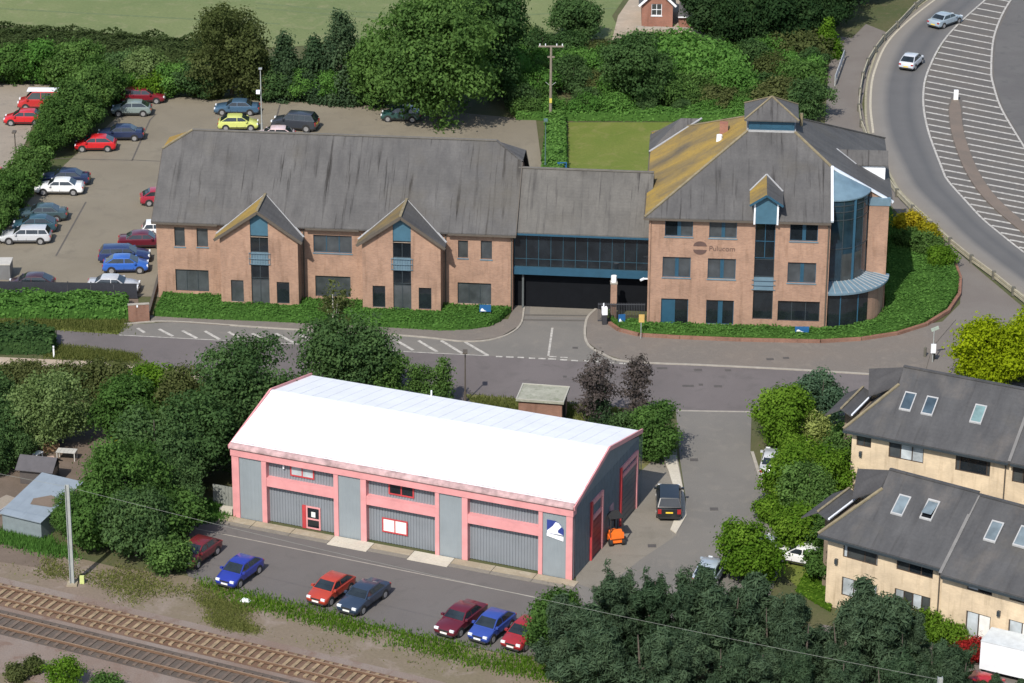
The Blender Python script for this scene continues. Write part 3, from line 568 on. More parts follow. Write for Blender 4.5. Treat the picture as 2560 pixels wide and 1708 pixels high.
# white copings on the notch edges
for p, q, nm in (((NA+.08, y0-.05, E3+.05), (NA+.08, y0+NE-.1, hz+.05), 'coping'), ((NA, y0+NE-.12, hz+.05), (x1, y0+NE-.12, E3+.05), 'coping')):
    MB().bar(p, q, .22, .2).build(nm, flat('coping_white', (.56, .60, .65), .5, var=.08), roof3)
cx, cy = NA, y0+NE-.02; RU = 3.2; RG = 4.75; RC = 5.2; TZ = 10.95; CZ = 3.45; NS = 14
mb = MB(); mb.quad((NA+.02, 0, 0), (NA+.02, cy, 0), (NA+.02, cy, hz-.1), (NA+.02, 0, E3-.05)); mb.quad((NA+.02, cy, 0), (S3, cy, 0), (S3, cy, E3+.1), (NA+.02, cy, hz-.1)); mb.build('notch_wall', M_brick, B3)
ring = lambda r, ry=None: [(cx+.03+r*math.sin(t), cy-(ry or r)*math.cos(t)) for t in np.linspace(0, math.pi/2, NS+1)]
arc = ring(RU); tower = MB()
for (a, b_), (c, d) in zip(arc, arc[1:]): tower.quad((a, b_, CZ), (c, d, CZ), (c, d, TZ), (a, b_, TZ))
tw = tower.build('curved_glazing', glass_mat('blue_glass', (.016, .034, .050), .05, .7), B3)
for i, (a, b_) in enumerate(arc):
    if i in (0, 3, 6, 9, 12): MB().bar((a, b_, CZ), (a, b_, TZ), .20 if i == 6 else .06).build('mullion', M_blue if i == 6 else M_darkframe, tw)
for z in (CZ+.06, 6.7, 9.2, 9.9, 10.45, TZ-.04):
    mb = MB()
    for p, q in zip(arc, arc[1:]): mb.bar((*p, z), (*q, z), .08, .07)
    mb.build('transom', M_darkframe, tw)
for i in range(3, 9): (a, b_), (c, d) = [((p[0]-cx)*1.004+cx, (p[1]-cy)*1.004+cy) for p in (arc[i], arc[i+1])]; MB().quad((a, b_, 3.6), (c, d, 3.6), (c, d, 6.2), (a, b_, 6.2)).build('blind', GM, tw)
rim = ring(RU+.14); n = len(rim)+1; rfp = [(cx+.02, cy-.02, hz-.12)]+[(p[0], p[1], TZ+.06) for p in rim]
MB().add(rfp+[(x, y, z-.1) for x, y, z in rfp], [(0, i, i+1) for i in range(1, n-1)]+[(n, n+i+1, n+i) for i in range(1, n-1)]+[(i, i+n, i+n+1, i+1) for i in range(1, n-1)]).build('conical_roof', M_bluegrey, B3)
pr0 = arc[-1][0]; MB().box(pr0+.02, S3+.02, cy-.45, cy-.02, 0, E3-.15).build('brick_pier', M_brick, B3); MB().box(pr0, S3+.12, cy-.52, cy-.015, E3-.15, E3+.45).build('pier_cap', M_bluegrey, B3)
can = ring(RC, cy+.1); inn = ring(RU-.05); mb = MB()
for i in range(len(arc)-1):
    a, b_, c, d = inn[i], inn[i+1], can[i+1], can[i]
    cp = MB().add([(*a, CZ+.42), (*b_, CZ+.42), (*c, CZ), (*d, CZ), (*a, CZ+.3), (*b_, CZ+.3), (*c, CZ-.16), (*d, CZ-.16)], [(3, 2, 1, 0), (4, 5, 6, 7), (3, 7, 6, 2), (0, 4, 7, 3), (1, 2, 6, 5)]).build('canopy_segment', M_bluegrey, B3)
    MB().bar((a[0], a[1], CZ+.44), (d[0], d[1], CZ+.02), .05, .05).build('canopy_bar', M_lead, cp)
low = ring(RG, cy-.3); lw = None
for i in range(NS):
    (a, b_), (c, d) = low[i], low[i+1]
    if i < 7:
        o_ = MB().quad((a, b_, .3), (c, d, .3), (c, d, CZ+.1), (a, b_, CZ+.1)).build('ground_floor_pane', GL, B3); MB().quad((a, b_, 0), (c, d, 0), (c, d, .3), (a, b_, .3)).build('plinth', M_kerb, B3)
        if i in (2, 5): MB().bar((a, b_, .3), (a, b_, CZ+.1), .09).build('mullion', M_blue, o_)
    else: MB().quad((a, b_, 0), (c, d, 0), (c, d, CZ+.1), (a, b_, CZ+.1)).build('curved_brick_wall', M_brick, B3)
# lantern
lt = MB().box(xc-hw+.05, xc+hw-.05, lf+.05, lb-.05, lz-.3, lz+1.1).build('lantern', M_blue, B3)
for x, y, X, Y in ((xc-hw-.05, lf-.1, xc+hw+.05, lf+.04), (xc-hw-.05, lb-.04, xc+hw+.05, lb+.1), (xc-hw-.1, lf, xc-hw+.04, lb), (xc+hw-.04, lf, xc+hw+.1, lb)): MB().box(x, X, y, Y, lz-.25, lz+.10).build('lead_apron', M_lead, lt)
for k in range(4): xx = xc-hw+.15+k*(2*hw-.3)/4; MB().box(xx+.05, xx+(2*hw-.3)/4-.05, lf+.02, lf+.045, lz+.25, lz+.95).build('pane', M_blue, lt)
cz = lz+1.05; ca = cz+1.35; e = hw+.32
for P, m_ in (([(xc-e, yc-e, cz), (xc+e, yc-e, cz), (xc, yc, ca)], M_slate), ([(xc+e, yc-e, cz), (xc+e, yc+e, cz), (xc, yc, ca)], M_slate_s), ([(xc-e, yc+e, cz), (xc-e, yc-e, cz), (xc, yc, ca)], M_slate_s), ([(xc+e, yc+e, cz), (xc-e, yc+e, cz), (xc, yc, ca)], M_slate)): roofpart(lt, 'lantern_roof_slope', m_, [P], .1)
for sx, sy in ((-1, -1), (1, -1), (1, 1), (-1, 1)): ridge_line(lt, 'hip_ridge', M_ridge, [(xc+sx*e, yc+sy*e, cz), (xc, yc, ca)], .14, .08)
# front dormer over the glazed strip
DY = -.5; dz = f3.fp(1922, 487, DY)[1]; dxm = (sa0+sa1)/2; dh = (sa1-sa0)/2+.12; de = dz-.62; yb_ = lambda z: (z-E3)/p3-.35
ang = [(dxm-dh, E3-.25), (dxm+dh, E3-.25), (dxm+dh, de), (dxm, dz-.1), (dxm-dh, de)]
dm = MB().add([(a, DY, z) for a, z in ang]+[(a, DY+.12, z) for a, z in ang], [(0, 1, 2, 3, 4), (9, 8, 7, 6, 5)]+[(i, i+5, (i+1) % 5+5, (i+1) % 5) for i in range(5)]).build('dormer', M_bluep, B3)
for s in (-1, 1):
    x = dxm+s*dh; MB().box(x-.07, x+.07, DY-.04, .1, E3-.3, de+.02).build('post', M_whitep if s < 0 else M_whitep, dm)
    mb = MB(); mb.quad((x+s*.08, DY, E3-.1), (x+s*.08, DY, de), (x+s*.08, yb_(de), de)); mb.build('cheek', M_trim, dm)
    ew = .42; ek = de-.62/dh*ew+.12; P = [(dxm, DY-.35, dz+.12), (dxm+s*(dh+ew), DY-.35, ek), (dxm+s*(dh+ew), yb_(ek)+.05, ek), (dxm, yb_(dz+.12)+.1, dz+.12)]
    r_ = roofpart(dm, 'dormer_slope', M_lich if s < 0 else M_slate_s, [P], .12)
    MB().bar(np.array(P[2])+[0, 0, .06], np.array(P[3])+[0, 0, .05], .13, .06).build('valley_flashing', M_lead, r_)
    MB().bar((dxm, DY-.37, dz+.02), (dxm+s*(dh+ew), DY-.37, ek-.1), .05, .18).build('bargeboard', M_blue, dm)
# hipped projection on the left slope, gabled dormer on the right slope
gl0, gl1, gl2, glz = 16.0, 18.4, 20.8, 12.15
r_ = roofpart(roof3, 'side_roof_slope', M_slate, [[(x0-.15, gl0, 9.74), (4.0, gl1, glz), (2.2, gl1, glz)], [(2.2, gl1, glz), (4.0, gl1, glz), (x0-.15, gl2, 9.74)]], .12); roofpart(r_, 'hip_end', M_slate_s, [[(x0-.15, gl0, 9.74), (2.2, gl1, glz), (x0-.15, gl2, 9.74)]], .12)
MB().bar((x0-.1, gl0-.02, 9.84), (4.0, gl1-.02, glz+.06), .18, .08).build('valley_flashing', M_lead, r_)
ry, rw2, rz2, ez2, ox2 = 10.55, 1.12, 12.36, 11.42, S3-.05; xi_ = lambda z: x1-(z-E3)/p3
dr_ = MB().quad((ox2-.1, ry-rw2+.15, E3+.1), (ox2-.1, ry+rw2-.15, E3+.1), (ox2-.1, ry+rw2-.15, ez2), (ox2-.1, ry, rz2-.12), (ox2-.1, ry-rw2+.15, ez2)).build('side_dormer', M_bluep, B3)
for t in (-1, 1):
    roofpart(dr_, 'dormer_slope', M_slate, [[(ox2+.12, ry, rz2), (ox2+.12, ry+t*rw2, ez2), (xi_(ez2)-.1, ry+t*rw2, ez2), (xi_(rz2)-.1, ry, rz2)]], .1)
    yy = ry+t*(rw2-.16); MB().quad((ox2-.1, yy, E3+.1), (ox2-.1, yy, ez2), (xi_(ez2), yy, ez2)).build('cheek', M_whitep, dr_)
MB().bar((xi_(ez2)-.1, ry-rw2, ez2+.05), (xi_(rz2)-.1, ry, rz2+.05), .14, .07).build('valley_flashing', M_lead, dr_)
MB().tube((xc-4.3, yc-.6, E3+p3*(xc-4.3+.35)-.2), (xc-4.3, yc-.6, E3+p3*(xc-4.3+.35)+.45), .28, .24, 10).build('roof_vent', M_whitep, roof3); MB().box(xc-4.3, xc-3.6, yc+.6, yc+1.3, lz-1.8, lz-.3).build('chimney', M_oldbrick, roof3); MB().tube((xc+hw+.6, yc+.8, lz-.6), (xc+hw+.6, yc+.8, lz+.75), .14).build('flue_pipe', M_ridge, roof3)
MB().tube((.12, -.08, 0), (.12, -.08, E3-.2), .06).build('downpipe', M_brick, B3); MB().tube((NA-.15, -.08, 0), (NA-.15, -.08, E3-.2), .06).build('downpipe', M_trim, B3)
# ------------------------------------------------------------------ glazed link bridging the drive
B2 = thing('link_block', 'slate roofed glazed link bridging the drive between the two brick offices', 'link building')
a0_ = f1.w(WL+.02, .5); f2 = Frame(a0_, a0_+f1.u*11.36); B2.location = tuple(f2.o); B2.rotation_euler = (0, 0, f2.ang); LL = f2.L
E2 = f2.fp(1440, 586, -.4)[1]; d2 = 8.6; gz0 = f2.fp(1440, 672)[1]; bz0 = f2.fp(1440, 690)[1]
r2z = E2+4.0
roof2 = roofpart(B2, 'roof', slate_mat('streaked_slate', (.102, .098, .092), (.028, .026, .026), 1.), [[(0, -.4, E2), (LL, -.4, E2), (LL, d2/2, r2z), (0, d2/2, r2z)], [(LL, d2+.4, E2), (0, d2+.4, E2), (0, d2/2, r2z), (LL, d2/2, r2z)]])
ridge_line(roof2, 'ridge', MATS['pale_ridge'], [(0, d2/2, r2z), (LL, d2/2, r2z)], .24, .1); MB().box(0, LL, -.5, -.4, E2-.24, E2-.1).build('gutter', M_blue, roof2)
gz_ = window(B2, (.05, LL-.05, gz0, E2-.2), flat('teal_frame', (.022, .06, .085), .4), 11, GL, rows=(.24,), mp=FR(0), depth=0., name='glazed_wall', mw=.05)
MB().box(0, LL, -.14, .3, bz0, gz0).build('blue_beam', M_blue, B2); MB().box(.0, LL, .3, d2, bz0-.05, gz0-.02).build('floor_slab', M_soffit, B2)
MB().box(0, LL, d2-.1, d2+.1, gz0, E2).build('back_wall', M_brick, B2)
gt = MB(); gy = .75
MB().box(.02, LL-.02, gy, gy+.12, .02, bz0-.05).build('gate_and_shade_dark', M_black, B2)  # near-black sheet and strip, painted as the deep shade inside the passage
MB().box(LL*.5-.03, LL*.5+.03, gy-.03, gy-.001, .05, bz0-.1).build('shade_strip', M_black, B2)
q = f2.g(1318, 690); MB().box(.7, .86, .25, .41, 0, bz0).build('column', flat('steel_column', (.09, .10, .10), .5), B2)

# ------------------------------------------------------------------ white roofed warehouse
fw_ = Frame(G(585, 1292), G(1436, 1452)); LW_ = fw_.L-.15; DW = 13.2; EW = 5.45; RW_ = 7.25
B4 = thing('warehouse', 'grey clad warehouse with white roof and pink trim', 'warehouse', tuple(fw_.o), fw_.ang)
M_pink = flat('pink_trim', (.60, .265, .265), .5, var=.10, vscale=1.2); M_red = flat('red_frame', (.42, .045, .05), .5); M_wroof = flat('white_roof_sheet', (.75, .76, .78), .5, var=.05, vscale=.5)
M_clad = flat('grey_cladding', (.225, .255, .272), .45, var=.06, vscale=.8, metal=.0); M_clad2 = flat('ribbed_cladding', (.195, .212, .232), .45, var=.06, vscale=.8)
M_val = flat('stained_valance', (.36, .24, .235), .7, var=.45, vscale=1.6); M_blind = flat('white_blind', (.72, .72, .68), .6)
X = lambda x, y=1250: fw_.fp(x, y)[0]
def xs_(x): return fw_.fp(x, np.interp(x, [585, 1436], [1210, 1370]))[0]
cuts = [('p', 584, 600), ('f', 600, 656), ('p', 656, 668), ('b', 668, 836), ('p', 836, 847), ('f', 847, 903), ('p', 903, 917), ('b', 917, 1089), ('p', 1089, 1099), ('f', 1099, 1156), ('p', 1156, 1170), ('b', 1170, 1347), ('p', 1347, 1357), ('f', 1357, 1416), ('p', 1416, 1440)]
FZ = EW-.53
def ribbed(name, a0, a1, z0, z1, b, m, pitch=.22, dep=.045, parent=None, mp=None):
    """trapezoid-profile sheet"""
    mb = MB(); x = a0; pr = []
    while x < a1-1e-6:
        for t, d in ((0, 0), (.5, 0), (.62, dep), (.88, dep)): 
            if x+t*pitch < a1: pr.append((x+t*pitch, d))
        x += pitch
    pr.append((a1, 0)); mp = mp or FR(b)
    for (x, d), (X_, D_) in zip(pr, pr[1:]): mb.quad(mp(x, z0, d), mp(X_, z0, D_), mp(X_, z1, D_), mp(x, z1, d))
    return mb.build(name, m, parent or B4)
RB = .38
bays = []
for k, x0_, x1_ in cuts:
    a0, a1 = max(0, xs_(x0_)), min(LW_, xs_(x1_))
    if x0_ < 590: a0 = 0
    if x1_ > 1437: a1 = LW_
    if k == 'p': MB().box(a0, a1, -.10, RB+.02, 0, FZ).build('pink_pier', M_pink, B4)
    if k == 'f': ribbed('cladding_panel', a0, a1, 0.02, FZ, 0, M_clad, .30, .012)
    if k == 'b':
        bays.append((a0, a1)); ribbed('cladding_panel', a0, a1, .02, FZ, RB, M_clad2)
        zb_ = 2.95; MB().box(a0, a1, -.06, RB+.05, zb_, zb_+.66).build('pink_beam', M_pink, B4)
MB().box(-.06, LW_+.06, -.16, .5, FZ, EW-.02).build('fascia', M_pink, B4)
mb = MB(); val = [(-.20, EW-.02), (-.30, EW+.10), (-.26, EW+.22), (-.05, EW+.36), (.25, EW+.46)]
for (a, z), (b_, Z) in zip(val, val[1:]): mb.quad((-.1, a, z), (LW_+.1, a, z), (LW_+.1, b_, Z), (-.1, b_, Z))
mb.build('valance', M_val, B4)
sl = (RW_-EW-.4)/(DW/2)
rz_ = lambda b: EW+.4+sl*(b if b < DW/2 else DW-b)
rf = roofpart(B4, 'roof', M_wroof, [[(-.1, .1, rz_(.1)), (LW_+.1, .1, rz_(.1)), (LW_+.1, DW/2, RW_), (-.1, DW/2, RW_)], [(LW_+.1, DW+.2, rz_(DW+.2)), (-.1, DW+.2, rz_(DW+.2)), (-.1, DW/2, RW_), (LW_+.1, DW/2, RW_)]], .1)
k = 0.
for i in range(1, int(LW_)):   # standing laps between the sheets
    for s in (0, 1): 
        p, q = ((i, .15, rz_(.15)+.01), (i, DW/2-.05, RW_+.005)) if s == 0 else ((i, DW+.15, rz_(DW+.15)+.01), (i, DW/2+.05, RW_+.005)); MB().bar(p, q, .04, .012).build('sheet_lap', M_wroof, rf)
MB().box(-.1, LW_+.1, DW/2-.2, DW/2+.2, RW_-.02, RW_+.03).build('ridge_cap', flat('ridge_cap_white', (.70, .73, .78), .45), rf)
for x in (-.13, LW_+.13):
    mb = MB(); mb.bar((x, -.2, EW+.12), (x, DW/2, RW_+.0), .12, .32); mb.bar((x, DW/2, RW_), (x, DW+.25, rz_(DW+.25)), .12, .32); mb.build('verge_trim', M_pink, rf)
mb = MB().quad((LW_, 0, 0), (LW_, DW, 0), (LW_, DW, EW), (LW_, DW/2, RW_-.15), (LW_, 0, EW)); mb.quad((0, DW, 0), (0, 0, 0), (0, 0, EW), (0, DW/2, RW_-.15), (0, DW, EW)); mb.quad((LW_, DW, 0), (0, DW, 0), (0, DW, EW), (LW_, DW, EW)); 
core = mb.build('end_wall', flat('end_cladding', (.135, .165, .185), .5, var=.1), B4)
for k in range(47): b_ = .15+k*.295; MB().box(LW_+.002, LW_+.03, b_, b_+.05, .02, min(EW, rz_(b_))-.1+sl*0).build('cladding_rib', MATS['end_cladding'], core)
# end wall openings: a tall door bay with a red door, a small vent and the big roller door
def endbay(b0, b1, zt, zd, m_door, nm):
    for bb in (b0, b1-.22): MB().box(LW_+.001, LW_+.16, bb, bb+.22, 0, zt).build('pink_jamb', M_red if bb == b0 else M_pink, B4)
    MB().box(LW_+.001, LW_+.15, b0+.22, b1-.22, zt-.3, zt).build('pink_lintel', M_pink, B4); MB().box(LW_+.001, LW_+.13, b0+.22, b1-.22, zd, zd+.28).build('pink_lintel', M_pink, B4)
    d_ = MB().box(LW_+.001, LW_+.05, b0+.22, b1-.22, .02, zd).build(nm, m_door, B4)
    for i in range(int(zd/.45)): MB().box(LW_+.051, LW_+.07, b0+.25, b1-.25, .1+i*.45, .1+i*.45+.40).build('door_slat', m_door, d_)
endbay(3.3, 5.6, 4.5, 3.0, flat('dark_red_door', (.20, .02, .03), .5), 'red_door'); endbay(9.2, 12.7, 4.6, 3.7, flat('grey_shutter', (.13, .13, .13), .5), 'roller_door')
MB().box(LW_+.001, LW_+.06, 7.2, 7.9, 1.6, 2.5).build('vent', flat('vent_pink', (.4, .25, .27), .6), B4)
# windows, door, sign on the front
b1_, b2_, b3_ = bays
def wwin(x0_, y0_, x1_, y1_, gl):
    r_ = fw_.rect(x0_, y0_, x1_, y1_, RB); r_ = (r_[0], r_[1], r_[2], r_[2]+(r_[3]-r_[2])); return window(B4, r_, M_red, 2, gl, mp=lambda a, z, d: (a, RB-.08+d*.5, z), ft=.11, mw=.09, depth=.0)
wwin(726, 1156, 786, 1188, GW); wwin(972, 1204, 1036, 1234, GL); wwin(956, 1292, 1020, 1328, M_blind)
r_ = fw_.rect(766, 1263, 802, 1318, RB); r_ = (r_[0], r_[1], .03, r_[3]); window(B4, r_, M_pink, 1, GL, rows=(.44,), mp=lambda a, z, d: (a, RB-.1+d, z), ft=.12, mw=.12, depth=.0, name='door', gl_cells=[GL, GL])
a_, z_ = (r_[0]+r_[1])/2, r_[3]-.62; MB().box(a_-.16, a_+.16, RB-.085, RB-.073, z_-.2, z_+.2).build('door_notice', M_blind, B4); MB().box(r_[0]-.28, r_[0]-.01, RB-.14, RB-.01, .02, r_[3]).build('door_jamb', M_red, B4)
sg = fw_.rect(1368, 1298, 1410, 1346); sa, sb, sz, sZ = sg; M_sblue = flat('sign_blue', (.03, .05, .22), .4); M_swhite = flat('sign_white', (.80, .80, .84), .4)
def plate(root, name, pts, m, y, th=.012):
    n = len(pts); return MB().add([(x, y, z) for x, z in pts]+[(x, y+th, z) for x, z in pts], [tuple(range(n)), tuple(range(n, 2*n))[::-1]]+[(i, i+n, (i+1) % n+n, (i+1) % n) for i in range(n)]).build(name, m, root)
sx = lambda u, v: (sa+(sb-sa)*u, sz+(sZ-sz)*v)
bd = plate(B4, 'sign_board', [sx(0, .30), sx(1, .30), sx(1, .62), sx(.78, .86), sx(.5, 1), sx(0, 1)], M_sblue, -.05)
plate(bd, 'sign_mark', [sx(.02, .32), sx(.98, .32), sx(.66, .42), sx(.68, .55), sx(.88, .74), sx(.70, .90), sx(.52, .94), sx(.36, .72), sx(.02, .44)], M_swhite, -.064)
plate(bd, 'sign_lettering_bar', [sx(0, .16), sx(1, .0), sx(1, .24), sx(0, .31)], M_swhite, -.063)
MB().tube((xs_(700)+.2, RB-.12, FZ-.5), (xs_(700)+.2, RB-.12, FZ-.2), .07).build('lamp', M_whitep, B4)
MB().tube((5.8+4, DW+.0, rz_(DW)), (9.8, DW+.0, rz_(DW)+.45), .06).build('roof_vent', M_whitep, rf)
# concrete apron in cast lengths
for k in range(9):
    a0, a1 = -1.2+k*3.1, -1.2+(k+1)*3.1-.04; m_ = M_paleconc if k in (3, 5) else M_conc
    q = [fw_.w(a0, -.9), fw_.w(a1, -.9), fw_.w(a1, -.12), fw_.w(a0, -.12)]; struct('apron_slab', MB().prism([(p[0], p[1]) for p in q], -.02, .07), m_)
    q = [fw_.w(a0, -1.35 if k not in (3, 5) else -1.5), fw_.w(a1, -1.35 if k not in (3, 5) else -1.5), fw_.w(a1, -.92), fw_.w(a0, -.92)]; struct('apron_kerb', MB().prism([(p[0], p[1]) for p in q], -.02, .045), M_paleconc if k in (3, 5) else M_fore)

# ------------------------------------------------------------------ cream brick houses
def house(name, label, A, B, LB, wins, skies, blocks):
    f = Frame(A, B); f.o = f.w(.55, .45); f.o[2] = 0; EZ = 5.4; Dp = 9.2; root = thing(name, label, 'house', tuple(f.o), f.ang)
    p = .70; Lw = LB
    wr = [f.rect(*w_[:4], b=w_[6] if len(w_) > 6 else 0.) for w_ in wins]
    wr = [(r_[0], r_[1], r_[2], min(r_[3], EZ+(w_[6] if len(w_) > 6 else 0.)*p-.32)) for r_, w_ in zip(wr, wins)]
    for bi, (a0, a1, off) in enumerate(blocks):
        hs = [r_ for r_, w_ in zip(wr, wins) if (w_[6] if len(w_) > 6 else 0.) == off]
        mb = MB().panel(FR(off), a0, a1, 0, EZ+off*p-.1+.0, [h for h in hs if a0 < (h[0]+h[1])/2 < a1], .16)
        x0, x1 = a0, a1
        mb.quad((x0, off, 0), (x0, off, EZ-.1), (x0, Dp, EZ-.1), (x0, Dp, 0)); mb.quad((x1, Dp, 0), (x1, Dp, EZ-.1), (x1, off, EZ-.1), (x1, off, 0)); mb.quad((x1, Dp, 0), (x0, Dp, 0), (x0, Dp, EZ-.1), (x1, Dp, EZ-.1))
        mb.build('wall', M_cream, root)
    for r_, w_ in zip(wr, wins): window(root, r_, flat('brown_frame', (.055, .04, .032), .5), w_[4], None, gl_cells=w_[5], mp=FR(w_[6] if len(w_) > 6 else 0.), depth=.07, ft=.07, mw=.08)
    ym = Dp/2; ox = -.55; oy = -.45; rz = EZ+p*(ym-oy); hb = 3.3; hk = .74
    hx = ox+hk*(hb-oy); hz_ = EZ+p*(hb-oy); gx = hx-.15
    for bi, (a0, a1, off) in enumerate(blocks):
        dz = off*p; fz = EZ+dz; ro = oy+off
        if bi == 0:
            P = [(ox, oy, EZ), (a1, oy, EZ), (a1, ym, rz), (gx, ym, rz), (hx, hb, hz_)]; Q = [(a1, Dp-oy, EZ), (ox, Dp-oy, EZ), (hx, Dp-hb, hz_), (gx, ym, rz), (a1, ym, rz)]
            rf_ = roofpart(root, 'roof', M_slate_d, [P, Q], .16)
            roofpart(rf_, 'hip_slope', M_slate_ds, [[(ox, oy, EZ), (hx, hb, hz_), (hx, Dp-hb, hz_), (ox, Dp-oy, EZ)]], .16)
            MB().quad((gx, hb+.02, hz_-.05), (gx, Dp-hb-.02, hz_-.05), (gx, ym, rz-.05)).build('gablet', M_slate_ds, rf_)
            ridge_line(rf_, 'hip_ridge', M_ridge, [(ox, oy, EZ), (hx, hb, hz_)], .2, .1); ridge_line(rf_, 'ridge', M_slate_d, [(gx, ym, rz), (a1, ym, rz)], .24, .1)
        else:
            rz2 = rz-.15; P = [(a0+.02, ro, fz-.0), (a1, ro, fz), (a1, ym, rz2), (a0+.02, ym, rz2)]; Q = [(a1, Dp-oy, EZ-.1), (a0+.02, Dp-oy, EZ-.1), (a0+.02, ym, rz2), (a1, ym, rz2)]
            roofpart(rf_, 'roof_slope', M_slate_d, [P, Q], .16); ridge_line(rf_, 'party_flashing', flat('party_tile', (.15, .145, .14), .9), [(a0, ro, fz), (a0, ym, rz2)], .22, .1); ridge_line(rf_, 'ridge', M_slate_d, [(a0, ym, rz2), (a1, ym, rz2)], .24, .1)
        g0 = ox if bi == 0 else a0+.1
        MB().box(g0, a1-.05, ro-.1, ro, fz-.25, fz-.1).build('gutter', M_darkframe, rf_)
        MB().tube((a1-.35, off-.07, 0), (a1-.35, off-.07, fz-.2), .05).build('downpipe', M_trim, root)
    # side block with its own low roof against the left wall, and the rear wing's slope behind it
    ra, rz3, b0, b1 = -1.15, 6.5, .55, 5.1
    roofpart(rf_, 'side_roof_slope', M_slate_d, [[(ra, b0, rz3), (-.32, b0, rz3-.42), (-.32, b1, rz3-.42), (ra, b1, rz3)]], .1); roofpart(rf_, 'side_roof_slope', M_slate_ds, [[(ra, b0, rz3), (ra, b1, rz3), (ra-1.25, b1, rz3-.75), (ra-1.25, b0, rz3-.75)]], .1)
    MB().bar((-.30, b0, rz3-.33), (-.30, b1, rz3-.33), .12, .1).build('valley_flashing', M_whitep, rf_); MB().bar((ra, b0, rz3+.03), (ra, b1, rz3+.03), .16, .08).build('ridge', M_ridge, rf_)
    MB().box(ra-.25, -.02, b0+1.6, b1-.2, 0, rz3-.75).build('side_wall', flat('shaded_wall_brown', (.17, .13, .095), .9), root)  # wall colour browned to hold the shade of the gap under the side roof
    roofpart(rf_, 'rear_slope', M_slate_ds, [[(hx, hb, hz_-.02), (gx, ym, rz-.05), (-1.15, 6.2, 7.55)], [(hx, hb, hz_-.02), (-1.15, 6.2, 7.55), (-.25, 3.8, 6.45)], [(-1.15, 6.2, 7.55), (gx, ym, rz-.05), (1.2, 8.6, 6.0), (-1.1, 8.6, 6.0)]], .1)
    MB().box(-.7, -.01, 5.3, 8.4, 0, 5.9).build('rear_wall', M_cream, root)
    # roof lights lie in the slope
    for x, y, X_, Y_, gl, op in skies:
        # intersect with the front slope: z = EZ + p*(b-oy)
        def hit(px, py):
            d = ray(px, py); nrm = -f.v*p+np.array([0, 0, 1.]); o = f.w(0, oy, EZ); t = ((o-CP)@nrm)/(d@nrm); q = CP+d*t; a, b_ = f.loc(q); return a, b_
        a, b_ = hit((x+X_)/2, (y+Y_)/2); w2, h2 = .36, .56
        zs = lambda bb, e: EZ+p*(bb-oy)+e
        tl = .45 if op else 0.
        sk = MB(); 
        for A0, A1, B0, B1_ in ((a-w2-.08, a+w2+.08, b_-h2-.08, b_-h2), (a-w2-.08, a+w2+.08, b_+h2, b_+h2+.08), (a-w2-.08, a-w2, b_-h2, b_+h2), (a+w2, a+w2+.08, b_-h2, b_+h2)):
            sk.add([(x_, y_, zs(y_, e)) for e in (-.02, .10) for x_, y_ in ((A0, B0), (A1, B0), (A1, B1_), (A0, B1_))], [(4, 5, 6, 7), (0, 1, 5, 4), (1, 2, 6, 5), (2, 3, 7, 6), (3, 0, 4, 7)])
        so = sk.build('roof_light', M_lead, rf_)
        e0, e1 = (.085, .085) if not op else (.40, -.12)
        MB().quad((a-w2, b_-h2, zs(b_-h2, e0)), (a+w2, b_-h2, zs(b_-h2, e0)), (a+w2, b_+h2, zs(b_+h2, e1 if not op else .02)), (a-w2, b_+h2, zs(b_+h2, e1 if not op else .02))).build('pane', gl, so)
        if op: MB().quad((a-w2, b_-h2, zs(b_-h2, .02)), (a+w2, b_-h2, zs(b_-h2, .02)), (a+w2, b_+h2, zs(b_+h2, .02)), (a-w2, b_+h2, zs(b_+h2, .02))).build('opening', M_black, so)
    for x, y in ((.75, 3.55), (blocks[-1][0]+4.2, 3.3)): MB().box(x-.1, x+.1, blocks[-1][2]-.22 if x > blocks[-1][0] else -.22, (blocks[-1][2] if x > blocks[-1][0] else 0)-.005, y-.18, y+.18).build('wall_lantern', M_darkframe, root)
    return f
SKY_B = glass_mat('sky_glass', (.05, .075, .095), .05, .8); SKY_P = glass_mat('pale_roof_glass', (.14, .175, .195), .15, .6); SKY_T = glass_mat('teal_roof_glass', (.16, .25, .25), .1, .7)
house('cream_house', 'cream brick house with dark slate hip roof beside the yellow green tree', G(2108, 1073, 5.4), G(2520, 1155, 5.4), 20,
      [(2142, 1089, 2179, 1114, 2, [GB, GM]), (2223, 1104, 2311, 1143, 3, [GB, GW, GW]), (2390, 1135, 2478, 1176, (0, .12, .9, 1), [GM, GL, GM]), (2532, 1165, 2612, 1205, 3, [GM, GL, GM])],
      [(2251, 983, 2288, 1028, SKY_B, 0), (2305, 995, 2343, 1038, SKY_B, 0), (2426, 1015, 2465, 1059, SKY_T, 0)], [(0, 12.0, 0.), (12.0, 22., 0.)])
house('cream_house', 'cream brick house with dark slate roof and an open roof light behind the dark pines', G(2045, 1335, 5.4), G(2350, 1420, 5.4), 20,
      [(2109, 1352, 2197, 1393, (0, .12, .62, .94, 1), [GW, GM, GM, GW]), (2243, 1382, 2336, 1424, 3, [GM, GL, GL]), (2105, 1441, 2194, 1488, 3, [GW, GW, GW]), (2237, 1470, 2328, 1512, 4, [GW, GM, GW, GM]),
       (2420, 1430, 2484, 1474, (0, .45, 1), [GW, GL], -.35), (2526, 1456, 2600, 1500, 2, [GB, GM], -.35), (2416, 1526, 2478, 1590, 2, [GW, M_blind], -.35), (2522, 1548, 2590, 1614, 2, [GW, M_blind], -.35)],
      [(2233, 1241, 2271, 1289, SKY_P, 0), (2306, 1256, 2343, 1297, SKY_P, 1), (2464, 1305, 2504, 1356, SKY_P, 0), (2539, 1318, 2575, 1370, SKY_P, 0)], [(0, 8.75, 0.), (8.75, 19., -.35)])
